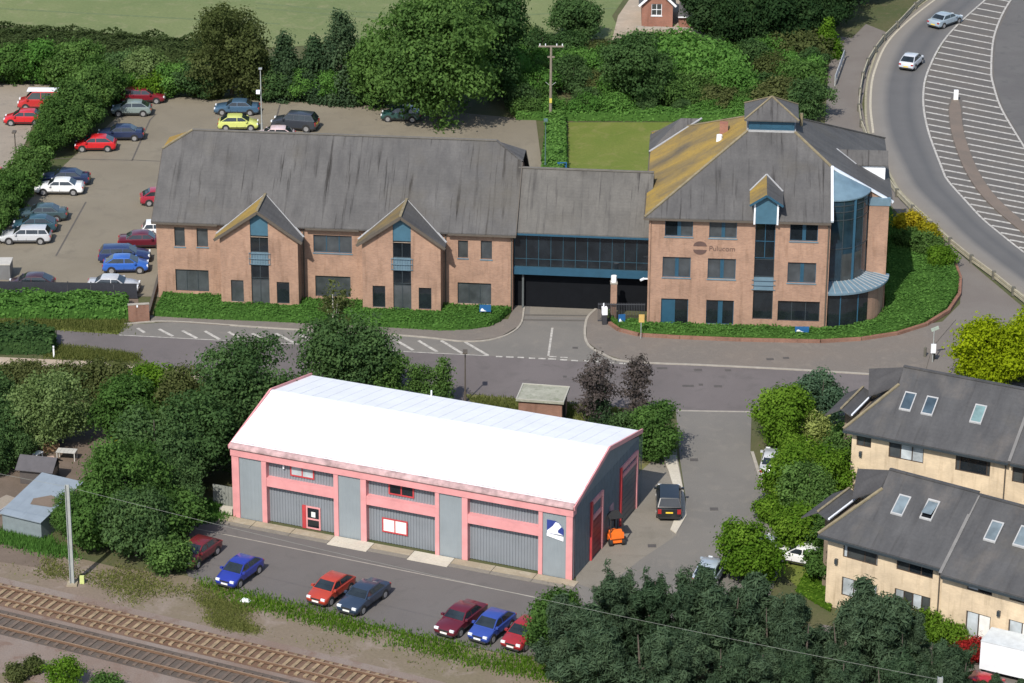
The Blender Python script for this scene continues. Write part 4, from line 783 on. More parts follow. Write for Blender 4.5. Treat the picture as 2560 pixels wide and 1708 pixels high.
sheet('garden_path', [(2050, 1560), (2360, 1620), (2620, 1700), (2620, 1800), (2050, 1700)], M_path, -.006)
sheet('house_garden', [(1900, 1130), (2150, 1110), (2120, 1240), (2080, 1420), (2060, 1520), (1960, 1440), (1935, 1290)], M_lawn, -.008)
# ------------------------------------------------------------------ gabled cottage at the top
fc = Frame(G(1604, 68), G(1681, 69)); Cc = thing('brick_cottage', 'small red brick cottage with white window and white bargeboards on the gravel drive', 'cottage', tuple(fc.o), fc.ang); wc = fc.L; ce = 2.75
r_ = fc.rect(1629, 10, 1655, 39); mb = MB().panel(FR(0), 0, wc, 0, ce, [r_], .12); mb.quad((0, 0, ce), (wc, 0, ce), (wc/2, 0, ce+1.6)); mb.quad((0, 0, 0), (0, 0, ce), (0, 6, ce), (0, 6, 0)); mb.quad((wc, 6, 0), (wc, 6, ce), (wc, 0, ce), (wc, 0, 0)); mb.quad((wc, 6, 0), (0, 6, 0), (0, 6, ce), (wc, 6, ce)); mb.quad((wc, 6, ce), (0, 6, ce), (wc/2, 6, ce+1.6)); mb.build('wall', M_oldbrick, Cc)
window(Cc, r_, M_whitep, 2, GM, rows=(.5,), sill=M_whitep, depth=.05)
for s in (-1, 1):
    e_ = 0 if s < 0 else wc; ex = e_+s*.35; r2 = roofpart(Cc, 'roof_slope', M_slate_d, [[(wc/2, -.3, ce+1.72), (ex, -.3, ce-.2), (ex, 6.3, ce-.2), (wc/2, 6.3, ce+1.72)]], .1)
    MB().bar((wc/2, -.33, ce+1.6), (ex, -.33, ce-.32), .05, .24).build('bargeboard', M_whitep, r2)
q = G(1728, 70); lt_ = thing('lean_to', 'small grey roofed lean to beside the brick cottage', 'shed', tuple(q), 0)
MB().box(-1.3, 1.3, 0, 2.2, 0, 1.3).build('wall', M_oldbrick, lt_); roofpart(lt_, 'roof', M_slate, [[(-1.5, -.3, 1.35), (1.5, -.3, 1.35), (1.2, 2.3, 2.2), (-1.2, 2.3, 2.2)]], .08)
for k in range(4): MB().box(-1.45+k*.73, -1.45+k*.73+.70, -.33, -.301, 1.22, 1.36).build('roof_edge_board', M_whitep, lt_)
fq = Frame(G(1590, 74), G(1800, 80)); wl_ = thing('garden_wall', 'low stone garden wall in front of the brick cottage', 'wall', tuple(fq.o), fq.ang)
for k in range(10): MB().box(k*fq.L/10, (k+1)*fq.L/10-.03, -.15, .15, 0, .35+random.uniform(-.03, .03)).build('coping_stone', M_kerb, wl_)
# ------------------------------------------------------------------ brick substation, sheds
fh = Frame(G(1296, 1062), G(1404, 1070)); hh = thing('brick_substation', 'small red brick substation with flat mossy roof behind the warehouse', 'substation', tuple(fh.o), fh.ang); hl = fh.L
MB().box(0, hl, 0, 2.7, 0, 2.05).build('wall', M_brick2, hh); MB().box(-.18, hl+.18, -.2, 2.9, 2.05, 2.22).build('roof_slab', ground_mat('mossy_felt', (.25, .25, .20), (.33, .33, .27), (.15, .17, .11), .6, 1.5, 5.), hh); MB().box(hl+.001, hl+.05, .6, 1.6, 0, 1.9).build('door', M_black, hh)
for s in ((-.18, hl+.18, -.2, -.1), (-.18, hl+.18, 2.8, 2.9), (-.18, -.08, -.1, 2.8), (hl+.08, hl+.18, -.1, 2.8)): MB().box(s[0], s[1], s[2], s[3], 2.22, 2.27).build('roof_edge', flat('felt_edge', (.36, .35, .30), .9), hh)
fs = Frame(G(8, 1328), G(150, 1362)); sh = thing('garden_shed', 'large garden shed with blue grey sheet roof and a brown stain', 'shed', tuple(fs.o), fs.ang)
MB().box(0, 3.3, 0, 5.0, 0, 1.5).build('wall', flat('weathered_boards', (.16, .19, .20), .8), sh)
for k in range(4): roofpart(sh, 'roof_sheet', flat('blue_grey_sheet', (.20, .235, .27), .55, var=.12, vscale=.8), [[(-.15+k*.9, -.2, 1.5), (-.15+k*.9+.895, -.2, 1.5), (-.15+k*.9+.895, 5.3, 2.4), (-.15+k*.9, 5.3, 2.4)]], .06)
MB().add([(1.4, 1.5, 1.80), (3.1, 1.7, 1.83), (3.3, 2.7, 1.99), (2.2, 3.0, 2.04), (1.2, 2.2, 1.91)], [(0, 1, 2, 3, 4)]).build('leaf_litter', M_soil, sh); MB().box(-.2, -.12, -.2, 5.3, 1.45, 1.62).build('edge_trim', M_lead, sh)
q = G(100, 1200); s2 = thing('garden_shed', 'small dark felt roofed garden shed beside the blue grey roof', 'shed', tuple(q), R(-12))
MB().box(-1.2, 1.2, -.9, .9, 0, 1.3).build('wall', flat('dark_boards', (.07, .06, .055), .9), s2)
for s in (-1, 1): roofpart(s2, 'roof_slope', flat('dark_felt', (.075, .07, .075), .85), [[(-1.45, 0, 1.95), (1.45, 0, 1.95), (1.45, s*1.15, 1.2), (-1.45, s*1.15, 1.2)]], .05)
MB().box(1.201, 1.23, -.5, .5, .5, 1.1).build('window', GB, s2); q = G(20, 1270); s3 = thing('concrete_pad', 'pale concrete slab beside the blue grey shed roof', 'slab', (q[0]-.6, q[1], 0), R(55)); 
for k in range(4): MB().box(-1.8+k*.9, -1.8+k*.9+.87, -1., 1., -.02, .1).build('paving_slab', M_lot, s3)
def table(px, py, rz, label, w_, d_, h_, m_):
    q = G(px, py); t = thing('garden_table', label, 'table', tuple(q), rz); 
    for k in range(5): MB().box(-w_/2+k*w_/5, -w_/2+(k+1)*w_/5-.015, -d_/2, d_/2, h_-.05, h_).build('table_slat', m_, t)
    for sx in (-1, 1):
        for sy in (-1, 1): MB().box(sx*(w_/2-.08)-.035, sx*(w_/2-.08)+.035, sy*(d_/2-.08)-.035, sy*(d_/2-.08)+.035, 0, h_-.05).build('leg', m_, t)
table(168, 1148, R(-8), 'white slatted garden table in the cluttered garden', 1.5, .8, .72, flat('grey_white_wood', (.42, .41, .38), .8)); table(95, 1150, R(60), 'small white side table under the willow edge', .8, .5, .6, M_whitep)
for px, py, lb, m_ in ((127, 1126, 'tan wooden crate standing on the garden soil', flat('tan_wood', (.28, .18, .10), .8)), (118, 1164, 'pale pink plank crate lying by the dark shed', flat('pale_plank', (.45, .34, .29), .8))):
    q = G(px, py); c_ = thing('crate', lb, 'crate', tuple(q), R(25))
    for k in range(3):
        for sy in (-1, 1): MB().box(-.6, .6, sy*.35-.02, sy*.35+.02, .05+k*.18, .05+k*.18+.14).build('slat', m_, c_)
        for sx in (-1, 1): MB().box(sx*.58-.02, sx*.58+.02, -.329, .329, .05+k*.18, .05+k*.18+.14).build('slat', m_, c_)
    MB().box(-.56, .56, -.33, .33, .0, .045).build('base', m_, c_)

# ================================================================== vehicles
def paint_mat():
    m = bpy.data.materials.new('car_paint'); n, b = nodes(m); oi = n.nodes.new('ShaderNodeObjectInfo')
    d = noise(n, coords(n), 3., 4, .6); c = mix(n, 1., oi.outputs['Color'], mix(n, d, (.86, .86, .86), (1.08, 1.07, 1.05)), 'MULTIPLY')
    n.links.new(c, b.inputs['Base Color']); b.inputs['Roughness'].default_value = .32; b.inputs['Coat Weight'].default_value = .6; b.inputs['Coat Roughness'].default_value = .06; b.inputs['Specular IOR Level'].default_value = .4; return m
M_paint = paint_mat(); M_cglass = glass_mat('car_glass', (.018, .024, .028), .04, .7); M_tyre = flat('tyre', (.018, .018, .018), .9); M_rim = flat('wheel_rim', (.42, .42, .43), .35, metal=.6)
M_head = flat('headlamp', (.70, .72, .74), .15); M_tail = flat('tail_lamp', (.33, .02, .02), .25); M_plw = flat('white_plate', (.75, .75, .70), .5); M_ply = flat('yellow_plate', (.70, .50, .04), .5); M_under = flat('underbody', (.02, .02, .02), .9)
KIND = {   # length, half width, height, hood z, belt z, (windscreen base, roof front, roof rear, rear glass base) as fractions from the nose, tail z
    'hatch': (3.95, .84, 1.44, .88, .95, (.22, .42, .74, .945), .97, .52), 'saloon': (4.5, .87, 1.40, .90, .95, (.27, .42, .70, .84), .98, .55),
    'estate': (4.5, .86, 1.43, .90, .95, (.26, .42, .90, .975), .98, .55), 'suv': (4.55, .92, 1.74, 1.08, 1.16, (.24, .38, .90, .985), 1.16, .62), 'van': (4.6, .90, 1.90, 1.02, 1.12, (.17, .34, .95, .995), 1.12, .62)}
def make_car(kind):
    L, w, Hh, zh, zb, (f0, f1_, f2_, f3_), zt, wr = KIND[kind]; root = bpy.data.objects.new('parked_car', None); COL.objects.link(root)
    X = lambda t: L/2-t*L                                    # nose at +x
    st = [(0., .50, .80), (.012, .66, .90), (.05, zh-.14, .965), (.14, zh-.05, 1.), (f0, zb-.02, 1.), (.5, zb, 1.), (min(f3_, .9), zb, 1.), (.955, zt-.03, .97), (.988, zt-.16, .92), (1., .55, .84)]
    mb = MB(); rows = []
    for t, z, k in st:
        ww = w*k; zlow = .24 if .03 < t < .97 else .32
        pr = [(ww*.86, zlow), (ww, zlow+.14), (ww*1.0, min(.58, z-.08)), (ww*.975, z-.07), (ww*.86, z)]
        rows.append([(X(t), y, zz) for y, zz in pr]+[(X(t), -y, zz) for y, zz in pr[::-1]])
    for a in rows: mb.v += a
    nn = 10
    for i in range(len(rows)-1):
        for j in range(nn): a, b_ = i*nn+j, i*nn+(j+1) % nn; mb.f.append((a, b_, b_+nn, a+nn))
    mb.f.append(tuple(range(nn))[::-1]); mb.f.append(tuple(range((len(rows)-1)*nn, len(rows)*nn)))
    # cabin
    tw = w*.74; bw = w*.93
    sect = [(f0, zb-.03, zb-.02), (f1_, zb-.03, Hh-.03), ((f1_+f2_)/2, zb-.03, Hh), (f2_, zb-.03, Hh-.03), (f3_, zb-.03, zb-.02)]
    k0 = len(mb.v)
    for t, za, z in sect:
        q = (z-zb)/(Hh-zb); q = max(0, q); hwid = bw+(tw-bw)*q
        mb.v += [(X(t), bw, za), (X(t), hwid, z-.02*q), (X(t), hwid*.8, z+.015*q), (X(t), -hwid*.8, z+.015*q), (X(t), -hwid, z-.02*q), (X(t), -bw, za)]
    for i in range(4):
        for j in range(5): a = k0+i*6+j; mb.f.append((a, a+1, a+7, a+6))
    body = mb.build('body', M_paint, root); body.data.shade_smooth(); body.data.set_sharp_from_angle(angle=R(38))
    # glass sits just proud of the cabin
    def screen(ta, tb, nm, out):
        A, B_ = X(ta), X(tb); z0, z1 = zb+.03, Hh-.06; q0 = 0.06; y0, y1 = bw*.90, tw*.90
        d = np.array([-(z1-z0)*(B_-A)/abs(B_-A)*0, 0, 0]); nv = np.array([(z1-z0), 0, (A-B_)]); nv /= np.linalg.norm(nv); nv = nv if nv[2] > 0 else -nv; o_ = nv*.014
        P = [(A+(B_-A)*.06, -y0, z0), (A+(B_-A)*.06, y0, z0), (A+(B_-A)*.95, y1, z1), (A+(B_-A)*.95, -y1, z1)]
        mb = MB().quad(*[np.array(p)+o_ for p in P]); return mb.build(nm, M_cglass, root)
    screen(f0, f1_, 'windscreen', 1); screen(f3_, f2_, 'rear_window', -1)
    for s in (-1, 1):
        z0, z1 = zb+.05, Hh-.10
        def Y(z): return (bw+(tw-bw)*(z-zb)/(Hh-zb)+.012)*s
        def xf(z): return X(f0+(f1_-f0)*(z-zb)/(Hh-zb))-.09
        def xr(z): return X(f3_+(f2_-f3_)*(z-zb)/(Hh-zb))+.11
        cut = [xf, lambda z: X(.52)+.035, lambda z: X(.52)-.035, lambda z: X(.76)+.03 if kind in ('estate', 'van', 'suv') else xr(z)]
        pairs = [(cut[0], cut[1]), (cut[2], cut[3])]
        if kind in ('estate', 'suv') or kind == 'van': pairs.append((lambda z: X(.76)-.03, xr))
        for a, b_ in pairs: MB().quad((a(z0), Y(z0), z0), (b_(z0), Y(z0), z0), (b_(z1), Y(z1), z1), (a(z1), Y(z1), z1)).build('side_window', M_cglass, root)
        MB().box(X(f0)-.34, X(f0)-.16, s*w*.97 if s > 0 else s*(w+.17), s*(w+.17) if s > 0 else s*w*.97, zb-.02, zb+.12).build('wing_mirror', M_paint, root)
    r = .31 if kind != 'suv' else .36
    wy = MB()
    for tx in (.185, .80):
        for s in (-1, 1):
            y = s*(w-.115); ar = MB().tube((X(tx), s*(w-.12), r+.02), (X(tx), s*(w+.006), r+.02), r+.07, n=18).build('wheel_arch', M_under, root)
            wh = MB().tube((X(tx), y-s*.09, r), (X(tx), s*(w+.016), r), r, n=18).build('wheel', M_tyre, root); MB().tube((X(tx), s*(w+.012), r), (X(tx), s*(w+.026), r), r*.66, n=14).build('rim', M_rim, wh)
    MB().box(X(.94), X(.06), -w*.82, w*.82, .16, .30).build('underbody', M_under, root)
    for s in (-1, 1):
        y0, y1 = sorted((s*w*.50, s*w*.86)); MB().box(X(.035), X(.006), y0, y1, zh-.30, zh-.15).build('headlight', M_head, root)
        y0, y1 = sorted((s*w*.62, s*w*.90)); MB().box(X(1.0)-.004, X(.975), y0, y1, .66, zt-.16).build('tail_light', M_tail, root)
    MB().box(X(0)-.01, X(0)+.012, -.26, .26, .40, .52).build('number_plate', M_plw, root); MB().box(X(1)-.012, X(1)+.01, -.26, .26, .46 if kind != 'suv' else .70, .57 if kind != 'suv' else .81).build('number_plate', M_ply, root)
    M_seam = flat('panel_seam', (.012, .012, .013), .8)
    for s in (-1, 1):
        for tx in (f0+.10, .525, .74): MB().box(X(tx)-.012, X(tx)+.012, s*(w*1.0)-.006, s*(w*1.0)+.006, .36, min(.60, zb-.1)).build('door_seam', M_seam, root)
        MB().box(X(.72), X(.27), s*w-.012, s*w+.012, .36, .43).build('side_trim', M_seam, root)
    MB().box(X(.03), X(0)+.015, -w*.78, w*.78, .26, .38).build('bumper', M_under, root); MB().box(X(1.)-.015, X(.975), -w*.80, w*.80, .28, .42).build('bumper', M_under, root)
    MB().box(X(.004)-.02, X(0)+.008, -w*.42, w*.42, .56, .66).build('grille', M_under, root)
    return root
CARS = {k: make_car(k) for k in KIND}; used = set()
def car(px, py, ang, kind, col, label, group='cars parked around the offices', scale=1.):
    root = CARS[kind]
    if kind in used: root = copy_tree(root)
    used.add(kind); q = G(px, py, 0.)
    root.location = (q[0], q[1], .0); root.rotation_euler = (0, 0, R(ang)); root.scale = (scale,)*3
    for ch in root.children:
        if ch.name.startswith(('body', 'wing_mirror')): ch.color = (*col, 1)
    return tag(root, label, 'car', group)
RED = (.50, .015, .02); DRED = (.16, .012, .02); MAR = (.10, .012, .022); NAVY = (.018, .028, .07); BLU = (.025, .06, .30); BBLU = (.03, .11, .42); SIL = (.45, .46, .48); WHT = (.72, .73, .73); BLK = (.012, .014, .016); TEAL = (.03, .075, .10); GGR = (.19, .235, .225); LIME = (.52, .56, .16)
CARSPEC = [
 (240, 374, 182, 'hatch', RED, 'bright red hatchback parked beside the dark blue saloon'), (303, 347, 182, 'saloon', NAVY, 'dark blue saloon parked behind the bright red hatchback'),
 (330, 286, 181, 'hatch', GGR, 'pale grey green hatchback in the car park beside the hedge corner'), (358, 254, 0, 'estate', DRED, 'dark red estate car at the far hedge of the car park'),
 (593, 283, 179, 'saloon', (.05, .10, .16), 'blue grey saloon parked beside the car park lamp'), (596, 322, 2, 'hatch', LIME, 'pale lime yellow hatchback behind the long office roof'),
 (738, 322, 168, 'suv', (.035, .04, .05), 'dark grey four by four behind the long office roof'), (688, 352, 180, 'hatch', (.62, .48, .48), 'pale pink car almost hidden by the office roof ridge'),
 (150, 482, 180, 'saloon', WHT, 'white saloon parked facing the hedge'), (165, 459, 180, 'saloon', NAVY, 'very dark blue saloon tucked beside the white saloon'),
 (107, 548, 182, 'saloon', (.045, .075, .085), 'dark grey teal saloon in the row of three by the hedge'), (88, 577, 182, 'hatch', TEAL, 'teal blue hatchback between the dark saloon and the silver estate'),
 (66, 604, 181, 'estate', SIL, 'silver estate car at the end of the row by the hedge'), (62, 309, 180, 'hatch', RED, 'red hatchback in the pale side lot'), (104, 270, 180, 'van', (.42, .03, .03), 'red van with white roof in the pale side lot'),
 (-22, 458, 180, 'hatch', (.5, .04, .03), 'red car cut by the edge of the side lot hedge'), (405, 508, 8, 'hatch', (.30, .02, .04), 'crimson car half hidden behind the office end wall'),
 (418, 590, 4, 'estate', WHT, 'white car mostly hidden by the office end wall'), (360, 616, 4, 'saloon', MAR, 'maroon saloon nosed up to the office end wall'),
 (312, 652, 3, 'estate', (.02, .035, .11), 'navy estate between the maroon saloon and the bright blue car'), (315, 677, 3, 'hatch', BBLU, 'bright blue hatchback beside the office end wall'),
 (284, 728, -2, 'saloon', SIL, 'silver saloon behind the dark railing'), (80, 724, 180, 'hatch', (.05, .02, .025), 'dark car showing only its roof above the railing'),
 (1003, 300, 176, 'hatch', (.02, .06, .055), 'dark green car in the shade of the big tree'),
 (496, 1398, -118, 'hatch', (.13, .015, .02), 'dark red car half hidden by the bush in the yard'), (600, 1446, -118, 'hatch', (.02, .035, .26), 'deep blue hatchback alone at the yard edge'),
 (828, 1490, -120, 'hatch', (.36, .045, .025), 'orange red hatchback at the yard edge'), (910, 1509, -120, 'saloon', (.025, .04, .07), 'dark blue black saloon beside the orange red hatchback'),
 (1152, 1564, -120, 'saloon', MAR, 'maroon saloon at the yard edge beside the blue hatchback'), (1230, 1583, -120, 'hatch', (.03, .06, .27), 'blue hatchback between the maroon saloon and the red car'),
 (1312, 1602, -120, 'hatch', (.26, .02, .025), 'red car at the end of the yard row by the green bush'),
 (1672, 1272, 88, 'suv', BLK, 'black off road car on the forecourt strip by the warehouse'), (1932, 1172, 80, 'saloon', SIL, 'silver saloon under the street trees by the side road'),
 (2012, 1150, 95, 'hatch', BLK, 'black car glimpsed between the garden trees'), (2010, 1408, 155, 'estate', WHT, 'white car parked beside the cream house'), (1912, 1388, 60, 'hatch', (.40, .46, .50), 'pale blue car glimpsed behind the roadside bush'),
 (1776, 1446, 70, 'hatch', (.30, .35, .40), 'blue grey car at the edge of the pines'), (2462, 1742, -30, 'hatch', (.40, .02, .03), 'red car below the white van')]
for c_ in CARSPEC: car(*c_)
car(2362, 62, 47, 'saloon', (.27, .33, .38), 'pale blue saloon driving on the curved carriageway', 'cars on the carriageway'); car(2278, 166, 66, 'hatch', (.46, .49, .53), 'silver hatchback driving on the curved carriageway', 'cars on the carriageway')
for o in bpy.data.objects:
    if o.get('label') == 'red van with white roof in the pale side lot': MB().box(-1.9, 1.3, -.62, .62, 1.9, 1.93).build('white_roof', M_whitep, o)
fv = Frame(G(2448, 1688), G(2575, 1718)); vn = thing('box_van', 'white box van parked in front of the cream house', 'van', tuple(fv.w(1.7, 1.1)), fv.ang)
MB().box(-1.75, 2.6, -1.05, 1.05, .45, 2.45).build('body', M_whitep, vn); MB().box(2.6, 3.9, -1.0, 1.0, .45, 1.7).build('cab', M_whitep, vn); MB().box(-1.77, 2.62, -1.07, 1.07, 2.45, 2.52).build('roof', flat('van_roof', (.52, .55, .56), .6), vn); MB().box(-1.7, 3.8, -.9, .9, .3, .45).build('chassis', M_under, vn)
for x in (-1.0, 3.1):
    for s in (-1, 1): MB().tube((x, s*.8, .33), (x, s*1.02, .33), .33, n=16).build('wheel', M_tyre, vn)
# forklift by the warehouse end wall
q = G(1534, 1352); fl = thing('forklift', 'orange forklift truck with black overhead guard beside the warehouse', 'forklift', tuple(q), R(105)); M_or = flat('orange_paint', (.85, .17, .02), .45)
MB().prism([(-.85, -.5), (-.85, .5), (.7, .5), (.7, -.5)], .22, .62).build('chassis', M_or, fl); MB().prism([(-1.0, -.46), (-1.0, .46), (-.25, .46), (-.25, -.46)], .62, 1.02).build('counterweight', M_or, fl); MB().box(-.25, .15, -.25, .25, .62, .86).build('seat', M_under, fl)
for x in (-.75, .55):
    for s in (-1, 1): MB().bar((x, s*.45, .6), (x+(.12 if x < 0 else -.1), s*.42, 2.05), .07).build('guard_post', M_under, fl); MB().tube((x, s*.36, .27), (x, s*.56, .27), .27, n=14).build('wheel', M_tyre, fl)
og = MB(); og.box(-.72, .55, -.5, .5, 2.05, 2.1); og.build('overhead_guard', M_under, fl)
for s in (-1, 1): MB().box(.74, .84, s*.3-.05, s*.3+.05, .1, 2.0).build('mast_rail', M_under, fl); MB().box(.84, 1.8, s*.25-.06, s*.25+.06, .06, .1).build('fork', M_under, fl)
for z in (.5, 1.2, 1.9): MB().box(.76, .82, -.25, .25, z, z+.08).build('mast_bar', M_under, fl)

# ================================================================== street furniture
M_galv = flat('galvanised_steel', (.38, .40, .39), .5, metal=.3); M_wood = flat('pole_wood', (.20, .17, .135), .9); M_grn = flat('green_column', (.07, .13, .115), .6)
# railway mast with its wires
q = G(181, 1462); ms = thing('overhead_line_mast', 'tall pale grey railway mast beside the tracks', 'mast', tuple(q)); mh = 7.6
MB().box(-.13, .13, -.02, .02, 0, mh).build('web', M_galv, ms); 
for s in (-1, 1): MB().box(s*.13-.02, s*.13+.02, -.14, .14, 0, mh).build('flange', M_galv, ms)
MB().box(-.35, .35, -.35, .35, 0, .14).build('footing', M_conc, ms); MB().box(.5, .8, .1, .35, 0, .55).build('marker_post', flat('lime_marker', (.5, .55, .2), .6), ms)
wt = MB(); A_ = np.array([0, 0, mh-.15])
for sgn, L_ in ((1, 62.), (-1, 26.)):
    pts = [A_+td*sgn*L_*t+np.array([0, 0, -2.2*t*(1-t)*(L_/62)]) for t in np.linspace(0, 1, 17)]
    for a, b_ in zip(pts, pts[1:]): wt.tube(a, b_, .009, n=5)
wt.build('overhead_wire', flat('wire_grey', (.22, .23, .20), .7), ms)
q2 = q+td*62; m2 = thing('overhead_line_mast', 'pale grey railway mast at the far end of the overhead wire', 'mast', tuple(q2)); MB().box(-.13, .13, -.02, .02, 0, mh).build('web', M_galv, m2)
for s in (-1, 1): MB().box(s*.13-.02, s*.13+.02, -.14, .14, 0, mh).build('flange', M_galv, m2)
q = G(1376, 302); up_ = thing('utility_pole', 'wooden utility pole with a crossarm rising from the scrub', 'pole', tuple(q)); ph = 7.7
MB().tube((0, 0, 0), (.0, 0, ph), .16, .11, 10).build('pole', M_wood, up_); MB().box(-1.25, 1.25, -.06, .06, ph-.12, ph+.02).build('crossarm', M_wood, up_)
for x in (-1.1, -.55, .55, 1.1): MB().tube((x, 0, ph+.02), (x, 0, ph+.22), .05, n=7).build('insulator', M_whitep, up_)
MB().box(-.35, .35, -.05, .05, ph-1.2, ph-1.05).build('bracket', M_wood, up_); MB().box(-.12, .12, -.2, -.1, 1.9, 2.35).build('warning_plate', flat('warning_yellow', (.6, .5, .1), .5), up_)
for x in (-.5, .5): MB().bar((0, 0, 3.6), (x, -.05, 4.0), .05).build('stay_arm', M_galv, up_)
def lamp(px, py, h, label, m_, head='flat', z2=None):
    q = G(px, py); t = thing('lamp_column', label, 'lamp', tuple(q)); MB().tube((0, 0, 0), (0, 0, .9), .11, .11, 10).build('base', m_, t); MB().tube((0, 0, .9), (0, 0, h), .065, .045, 8).build('column', m_, t)
    if head == 'flat': MB().box(-.18, .18, -.55, .15, h, h+.14).build('lamp_head', m_, t)
    if head == 'flood':
        MB().box(-.45, -.08, -.3, .05, h*.62, h*.62+.32).build('flood_lamp', M_whitep, t); MB().box(-.16, .16, -.16, .16, h, h+.12).build('lamp_head', m_, t)
    return t
lamp(655, 330, 6.4, 'car park lamp column with a white floodlight half way up', M_galv, 'flood'); lamp(1363, 432, 5.2, 'green lamp column beside the lawn hedge', M_grn); lamp(1163, 1006, 4.3, 'dark lamp column at the verge behind the warehouse', M_trim)
lamp(40, 395, 2.6, 'short dark lamp column at the side lot hedge', M_trim)
# blue company boards with a white swoosh
def board(px, py, label, w_=.95, h_=.62, rz=0., z0=.35):
    q = G(px, py); t = thing('sign_board', label, 'sign', tuple(q), rz)
    for x in (-w_/2+.06, w_/2-.06): MB().box(x-.03, x+.03, .0, .05, 0, z0+h_).build('post', M_trim, t)
    bd = MB().box(-w_/2, w_/2, -.04, -.001, z0, z0+h_).build('panel', flat('sign_panel_blue', (.02, .10, .25), .4), t)
    sx = lambda u, v: (-w_/2+w_*u, z0+h_*v); plate(bd, 'white_swoosh', [sx(.08, .08), sx(.62, .08), sx(.45, .2), sx(.26, .5), sx(.14, .42)], M_swhite, -.052, .01)
board(1213, 800, 'blue sign board with a white swoosh in the hedge before the long office', z0=.75); board(2004, 846, 'blue sign board with a white swoosh in the hedge before the square office', 1.15, .5, z0=.55); board(1293, 282, 'blue sign board at the scrub edge near the utility pole', 1., .6); board(1405, 432, 'blue sign board at the corner of the lawn', .9, .75, z0=.3); board(880, 240, 'blue sign board in the tree shade at the car park edge', .7, .6); board(1554, 818, 'blue sign board leaning in the hedge corner by the drive', .6, .7, R(15), .45)
q = G(1602, 848); yt = thing('yellow_notice', 'yellow notice on a thin pale post beside the hedge', 'sign', tuple(q)); MB().tube((0, 0, 0), (0, 0, 2.1), .035).build('post', M_galv, yt); MB().box(-.2, .26, -.06, -.036, 1.5, 2.2).build('plate', flat('faded_yellow', (.50, .33, .10), .6), yt)
# gate pier, gate leaf, entry post
q = G(1533, 800); gp = thing('gate_pier', 'brick gate pier topped with a white lamp', 'gate pier', tuple(q)); MB().box(-.26, .26, -.26, .26, 0, 3.3).build('pier', M_brick, gp); MB().box(-.3, .3, -.3, .3, 3.3, 3.42).build('cap', M_kerb, gp); MB().prism([(.24*math.cos(t), .24*math.sin(t)) for t in np.linspace(0, 2*math.pi, 9)[:-1]], 3.42, 3.95).build('lamp', flat('lamp_white', (.85, .85, .84), .3), gp)
fg = Frame(G(1494, 805), G(1612, 806)); gt = thing('metal_gate', 'dark metal gate leaf standing open by the brick gate pier', 'gate', tuple(fg.o), fg.ang)
for z in (.1, 1.55): MB().box(0, fg.L, -.03, .03, z, z+.08).build('gate_rail', flat('gate_and_shade_dark', (.05, .052, .06), .5), gt)
for k in range(29): x = .04+k*(fg.L-.08)/28; MB().box(x-.02, x+.02, -.02, .02, .05, 1.72).build('gate_bar', MATS['gate_and_shade_dark'], gt)
q = G(1510, 812); ep = thing('entry_post', 'entry post with a white head and small lamp beside the drive', 'entry post', tuple(q), R(8)); MB().prism([(-.16, -.2), (.2, -.2), (.24, .2), (-.16, .2)], 0, .95).build('pedestal', flat('entry_black', (.04, .04, .045), .5), ep); MB().box(-.2, .24, -.24, .2, .95, 1.58).build('head', flat('lamp_white2', (.8, .8, .82), .4), ep); MB().tube((-.05, 0, 1.58), (-.05, 0, 1.92), .06, n=8).build('lamp', M_whitep, ep)
a_, z_ = f3.fp(1606, 700, 0.); sc_ = thing('security_camera', 'white security camera on the corner of the square office', 'camera', tuple(f3.w(-.0, .3, z_)), f3.ang); MB().box(-.3, .0, -.05, .05, -.05, .05).build('bracket', M_whitep, sc_); MB().bar((-.3, 0, .02), (-.62, -.2, -.08), .14).build('housing', M_whitep, sc_)
q = G(2331, 905); sp = thing('signpost', 'thin signpost with an angled pale sign and a white box on it', 'signpost', tuple(q)); MB().tube((0, 0, 0), (0, 0, 3.0), .045).build('post', M_galv, sp); MB().box(-.2, .2, -.22, -.05, .85, 1.6).build('white_box', M_whitep, sp); MB().bar((-.25, -.05, 2.78), (.35, .05, 3.0), .05, .28).build('sign_plate', flat('pale_green_sign', (.35, .42, .36), .5), sp)
for x, y in ((2312, 893), (2334, 898)): q = G(x, y); bo = thing('bollard', 'dark stub bollard beside the thin signpost', 'bollard', tuple(q), 0, 'bollards by the signpost'); MB().tube((0, 0, 0), (0, 0, .8), .13, .11, 10).build('shaft', M_post, bo); MB().tube((0, 0, .8), (0, 0, .88), .14, .08, 10).build('cap', M_post, bo)
q = G(135, 894); po = thing('marker_post', 'short white marker post at the end of the dark hedge', 'post', tuple(q)); MB().box(-.06, .06, -.05, .05, 0, 1.0).build('shaft', M_whitep, po); MB().box(-.065, .065, -.055, .055, .8, .9).build('band', M_lead, po)
